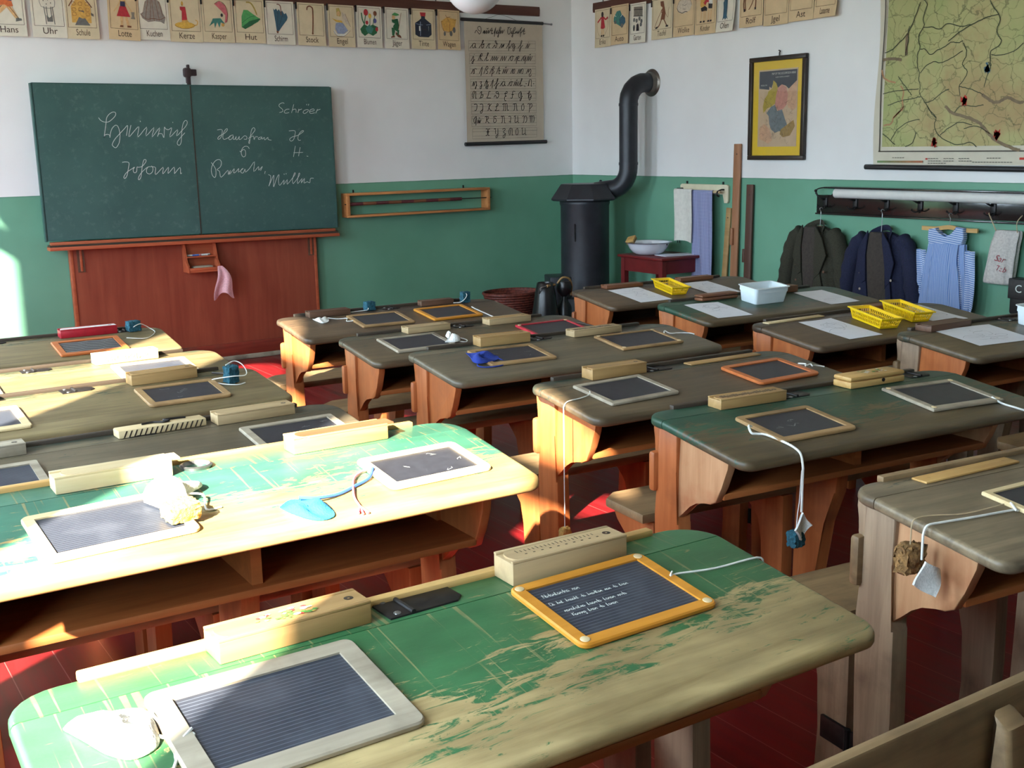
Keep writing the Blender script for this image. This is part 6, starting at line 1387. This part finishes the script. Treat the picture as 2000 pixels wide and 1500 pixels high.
stick('measuring_stick', 'tallest brown wooden measuring stick leaning on the wall', 5.962, .068, 1.443, wood('stick_wood', lin(150, 102, 70), lin(176, 126, 92), 'z', .5), -1, (.006, -.034, .74, .03, -.010, .86))
stick('drawing_ruler', 'dark brown wooden ruler with a side handle leaning on the wall', 5.826, .064, 1.166, wood('dark_stick_wood', lin(78, 52, 42), lin(100, 70, 56), 'z', .5), -1, (-.018, -.020, .625, .004, -.004, .72))
# red wash stand
r = thing('wash_stand', 'small dark red wooden table under the towels', 'table', (5.385, 6.235, 0))
rp = plain('dark_red_paint', lin(112, 26, 28), .4, var=.12, scale=10)
MB().box(-.02, -.01, .632, .405, .50, .652, bev=.005).build('table_top', rp, r)
for x in (.01, .35):
    for y in (.02, .45): MB().prism([(x, y), (x+.04, y), (x+.04, y+.04), (x, y+.04)], 'z', 0, .632, bev=.003).build('leg', rp, r)
for d in ((.05, .025, .53, .35, .040, .632), (.05, .47, .53, .35, .485, .632), (.015, .06, .53, .030, .45, .632), (.37, .06, .53, .385, .45, .632)): MB().box(*d).build('apron', rp, r)
o = thing('wash_basin', 'white enamel wash basin with a thin dark rim on the red table', 'basin', (5.50, 6.535, .6525))
en = plain('white_enamel', lin(222, 226, 234), .18, var=.02)
MB().lathe([(.055, 0), (.085, .003), (.115, .02), (.140, .05), (.152, .078), (.160, .088), (.175, .092), (.1745, .0935), (.158, .0905), (.150, .079), (.136, .05), (.11, .021), (.06, .006), (.0001, .006)], 48).build('bowl', en, o)
MB().lathe([(.1735, .0905), (.1770, .0922), (.1755, .0945), (.1730, .0935)], 48, cap=False).build('rim', plain('enamel_rim', lin(60, 66, 84), .3), o)
MB().lathe([(.006, 0), (.005, .002), (.0001, .0022)], 10, Matrix.Translation((.05, -.1505, .078)) @ Matrix.Rotation(R(90), 4, 'X')).build('chip', metal_m, o)
o = thing('scrub_brush', 'small wooden scrubbing brush resting on the basin rim', 'brush', (5.385, 6.60, .745))
Mb = Matrix.Rotation(R(-35), 4, 'Y') @ Matrix.Rotation(R(25), 4, 'Z')
MB().box(-.012, -.035, .004, .055, .035, .022, bev=.006, M=Mb).build('brush_back', W['ochre'], o)
MB().box(-.010, -.032, -.010, .052, .032, .004, M=Mb).build('bristles', plain('bristle', lin(150, 120, 80), .9, var=.3, scale=300), o)
o = thing('folded_paper', 'white folded paper lying before the basin on the red table', 'paper', (5.62, 6.36, .6525), R(-8))
MB().box(-.14, -.075, 0, .14, .075, .003).build('lower_sheet', paper_m, o); MB().grid(8, 6, lambda a, b: (-.13+a*.27, -.07+b*.135, .0045+.003*math.sin(a*6)), .001).build('upper_sheet', paper_m, o)

# ------------------------------------------------------------------ iron stove and its pipe
r = thing('iron_stove', 'tall round black iron stove with bent pipe in the corner', 'stove', (5.34, 7.10, 0))
MB().lathe([(.19, .30), (.186, .34), (.186, 1.00), (.192, 1.015), (.192, 1.035), (.186, 1.045)], 40).build('drum', ironpaint_m, r)
def octo(rx, z, rot=22.5): return [(rx*math.cos(R(rot+45*i)), rx*math.sin(R(rot+45*i)), z) for i in range(8)]
MB().loft([octo(.245, 1.040), octo(.262, 1.048), octo(.262, 1.058), octo(.19, 1.160), octo(.185, 1.166)]).build('top_hood', ironpaint_m, r, flat=True)
MB().lathe([(.012, 1.16), (.014, 1.175), (.010, 1.188), (.004, 1.192)], 12, Matrix.Translation((.10, -.07, 0))).build('lid_knob', ironpaint_m, r)
MB().prism([(-.25, -.24), (.20, -.24), (.20, .20), (-.25, .20)], 'z', 0, .035, bev=.01).build('base_plate', ironpaint_m, r)
MB().lathe([(.215, .03), (.215, .30), (.195, .315)], 40).build('lower_drum', ironpaint_m, r)
Md = Matrix.Rotation(R(-25), 4, 'Z')
o = MB().box(-.300, -.13, .06, -.10, .13, .47, bev=.008, M=Md).build('fire_box', ironpaint_m, r)
MB().box(-.312, -.105, .11, -.298, .105, .40, bev=.006, M=Md).build('door', ironpaint_m, o)
MB().tube([Md @ Vector(p) for p in ((-.31, -.06, .24), (-.335, -.06, .24), (-.335, -.06, .30), (-.31, -.06, .30))], .007, 8).build('door_latch', metal_m, o)
mb = MB()
for z in (.10, .17, .24, .31, .38): mb.box(-.24, -.140, z, -.15, -.128, z+.008, bev=.002, M=Md)
mb.box(-.245, -.138, .09, -.145, -.130, .40, M=Md).build('grate_door', plain('grate_black', lin(26, 26, 30), .5), o)
rnd = random.Random(3); mb = MB()
for _ in range(14):
    y, z, a = rnd.uniform(-.06, .06), rnd.uniform(.10, .20), rnd.random()*6
    mb._new([Md @ Vector((-.3135, y+.012*math.cos(a+t)*rnd.uniform(.5, 1), z+.012*math.sin(a+t)*rnd.uniform(.5, 1))) for t in (0, 1.3, 2.6, 3.9, 5.2)], [(0, 1, 2, 3, 4)])
mb.build('chalky_stain', thinchalk_m, o, flat=True)
MB().tube(smooth_line([(-.165, -.095, .74), (-.172, -.10, .85), (-.166, -.095, .87)]), .004, 6).build('seam_rod', metal_m, r)
P = [Vector((.10, -.06, 1.115))]
pv = Vector((.245, -.225, 0))
for a in range(0, 91, 10):
    P.append(Vector((.10, -.085, 1.12)).lerp(Vector((.245, -.225, 1.12)), .35)+Vector((.095*math.sin(R(a)), -.092*math.sin(R(a)), .16*(1-math.cos(R(a))))))
P = [Vector((.06, -.055, 1.105))]+P[1:]
xe = P[-1]
P += [Vector((xe.x, xe.y, 1.30)), Vector((xe.x, xe.y, 1.50)), Vector((xe.x, xe.y, 1.74))]
for a in range(10, 91, 10): P.append(Vector((xe.x+.15*(1-math.cos(R(a))), xe.y, 1.755+.15*math.sin(R(a)))))
P.append(Vector((XR-5.34, xe.y, 1.905)))
rr = [.070+(.002 if 14 <= i < len(P)-1 and i % 2 else 0) for i in range(len(P))]
MB().tube(P, rr, 28).build('stove_pipe', ironpaint_m, r)
for z in (1.30, 1.735): MB().tube([(xe.x, xe.y, z), (xe.x, xe.y, z+.02)], .0735, 28).build('pipe_collar', ironpaint_m, r)
wx = XR-5.34
MB().tube([(wx-.045, xe.y, 1.905), (wx-.012, xe.y, 1.905), (wx-.006, xe.y, 1.905), (wx-.001, xe.y, 1.905)], [.075, .080, .098, .102], 36).build('wall_flange', plain('tarnished_flange', lin(112, 104, 96), .35, .7), r)
# fuel basket and scuttle beside the stove
r = thing('wicker_basket', 'reddish brown wicker basket standing beside the stove', 'basket', (4.93, 7.52, 0))
wk = NT('wicker'); xy = wk.xyz(); ang = wk.math('SINE', wk.math('MULTIPLY', xy[2], 320)); nn = wk.noise(wk.coord((60, 60, 60)), 1, 3)
wk.bump(wk.math('ADD', ang, nn), .6, .006); wkm = wk.out(wk.ramp(nn, [(.3, lin(70, 30, 24)), (.7, lin(132, 62, 46))]), .6)
MB().lathe([(.15, 0), (.16, .02), (.20, .20), (.245, .325), (.235, .325), (.19, .20), (.15, .03), (.001, .03)], 36, scale=(1, .8)).build('woven_body', wkm, r)
MB().tube([(.24*math.cos(R(a)), .192*math.sin(R(a)), .328) for a in range(0, 361, 12)], .010, 8).build('woven_rim', wkm, r)
r = thing('coal_scuttle', 'black coal scuttle with wooden-grip handle leaning in the basket by the stove', 'coal scuttle', (4.79, 6.86, 0), R(20))
MB().lathe([(.09, 0), (.10, .01), (.105, .20), (.075, .40), (.06, .47), (.055, .475), (.05, .46), (.07, .38), (.001, .30)], 28).build('body', plain('black_enamel', lin(24, 24, 26), .3), r)
MB().lathe([(.1, .18), (.108, .19), (.108, .205), (.1, .21)], 28, cap=False).build('band', metal_m, r)
MB().tube(smooth_line([(-.075, 0, .40), (-.085, -.02, .44), (-.05, -.05, .455), (.05, -.05, .455), (.085, -.02, .44), (.075, 0, .40)]), .005, 8).build('bail', steel_m, r)
MB().tube([(-.05, -.052, .455), (.05, -.052, .455)], .010, 10).build('wooden_grip', W['box'], r)
r = thing('fire_bellows', 'black round-headed fire tool with tan grip between scuttle and stove', 'fire tool', (4.955, 6.85, 0))
MB().lathe([(.04, 0), (.055, .02), (.055, .28), (.02, .34), (.02, .36), (.05, .39), (.058, .43), (.045, .47), (.001, .48)], 24).build('body', plain('black_enamel', lin(24, 24, 26), .3), r)
MB().tube(smooth_line([(-.06, 0, .46), (-.03, -.02, .50), (.03, -.02, .49), (.07, 0, .43), (.06, 0, .36)]), .008, 8).build('grip', W['box'], r)
bpy.context.view_layer.update()
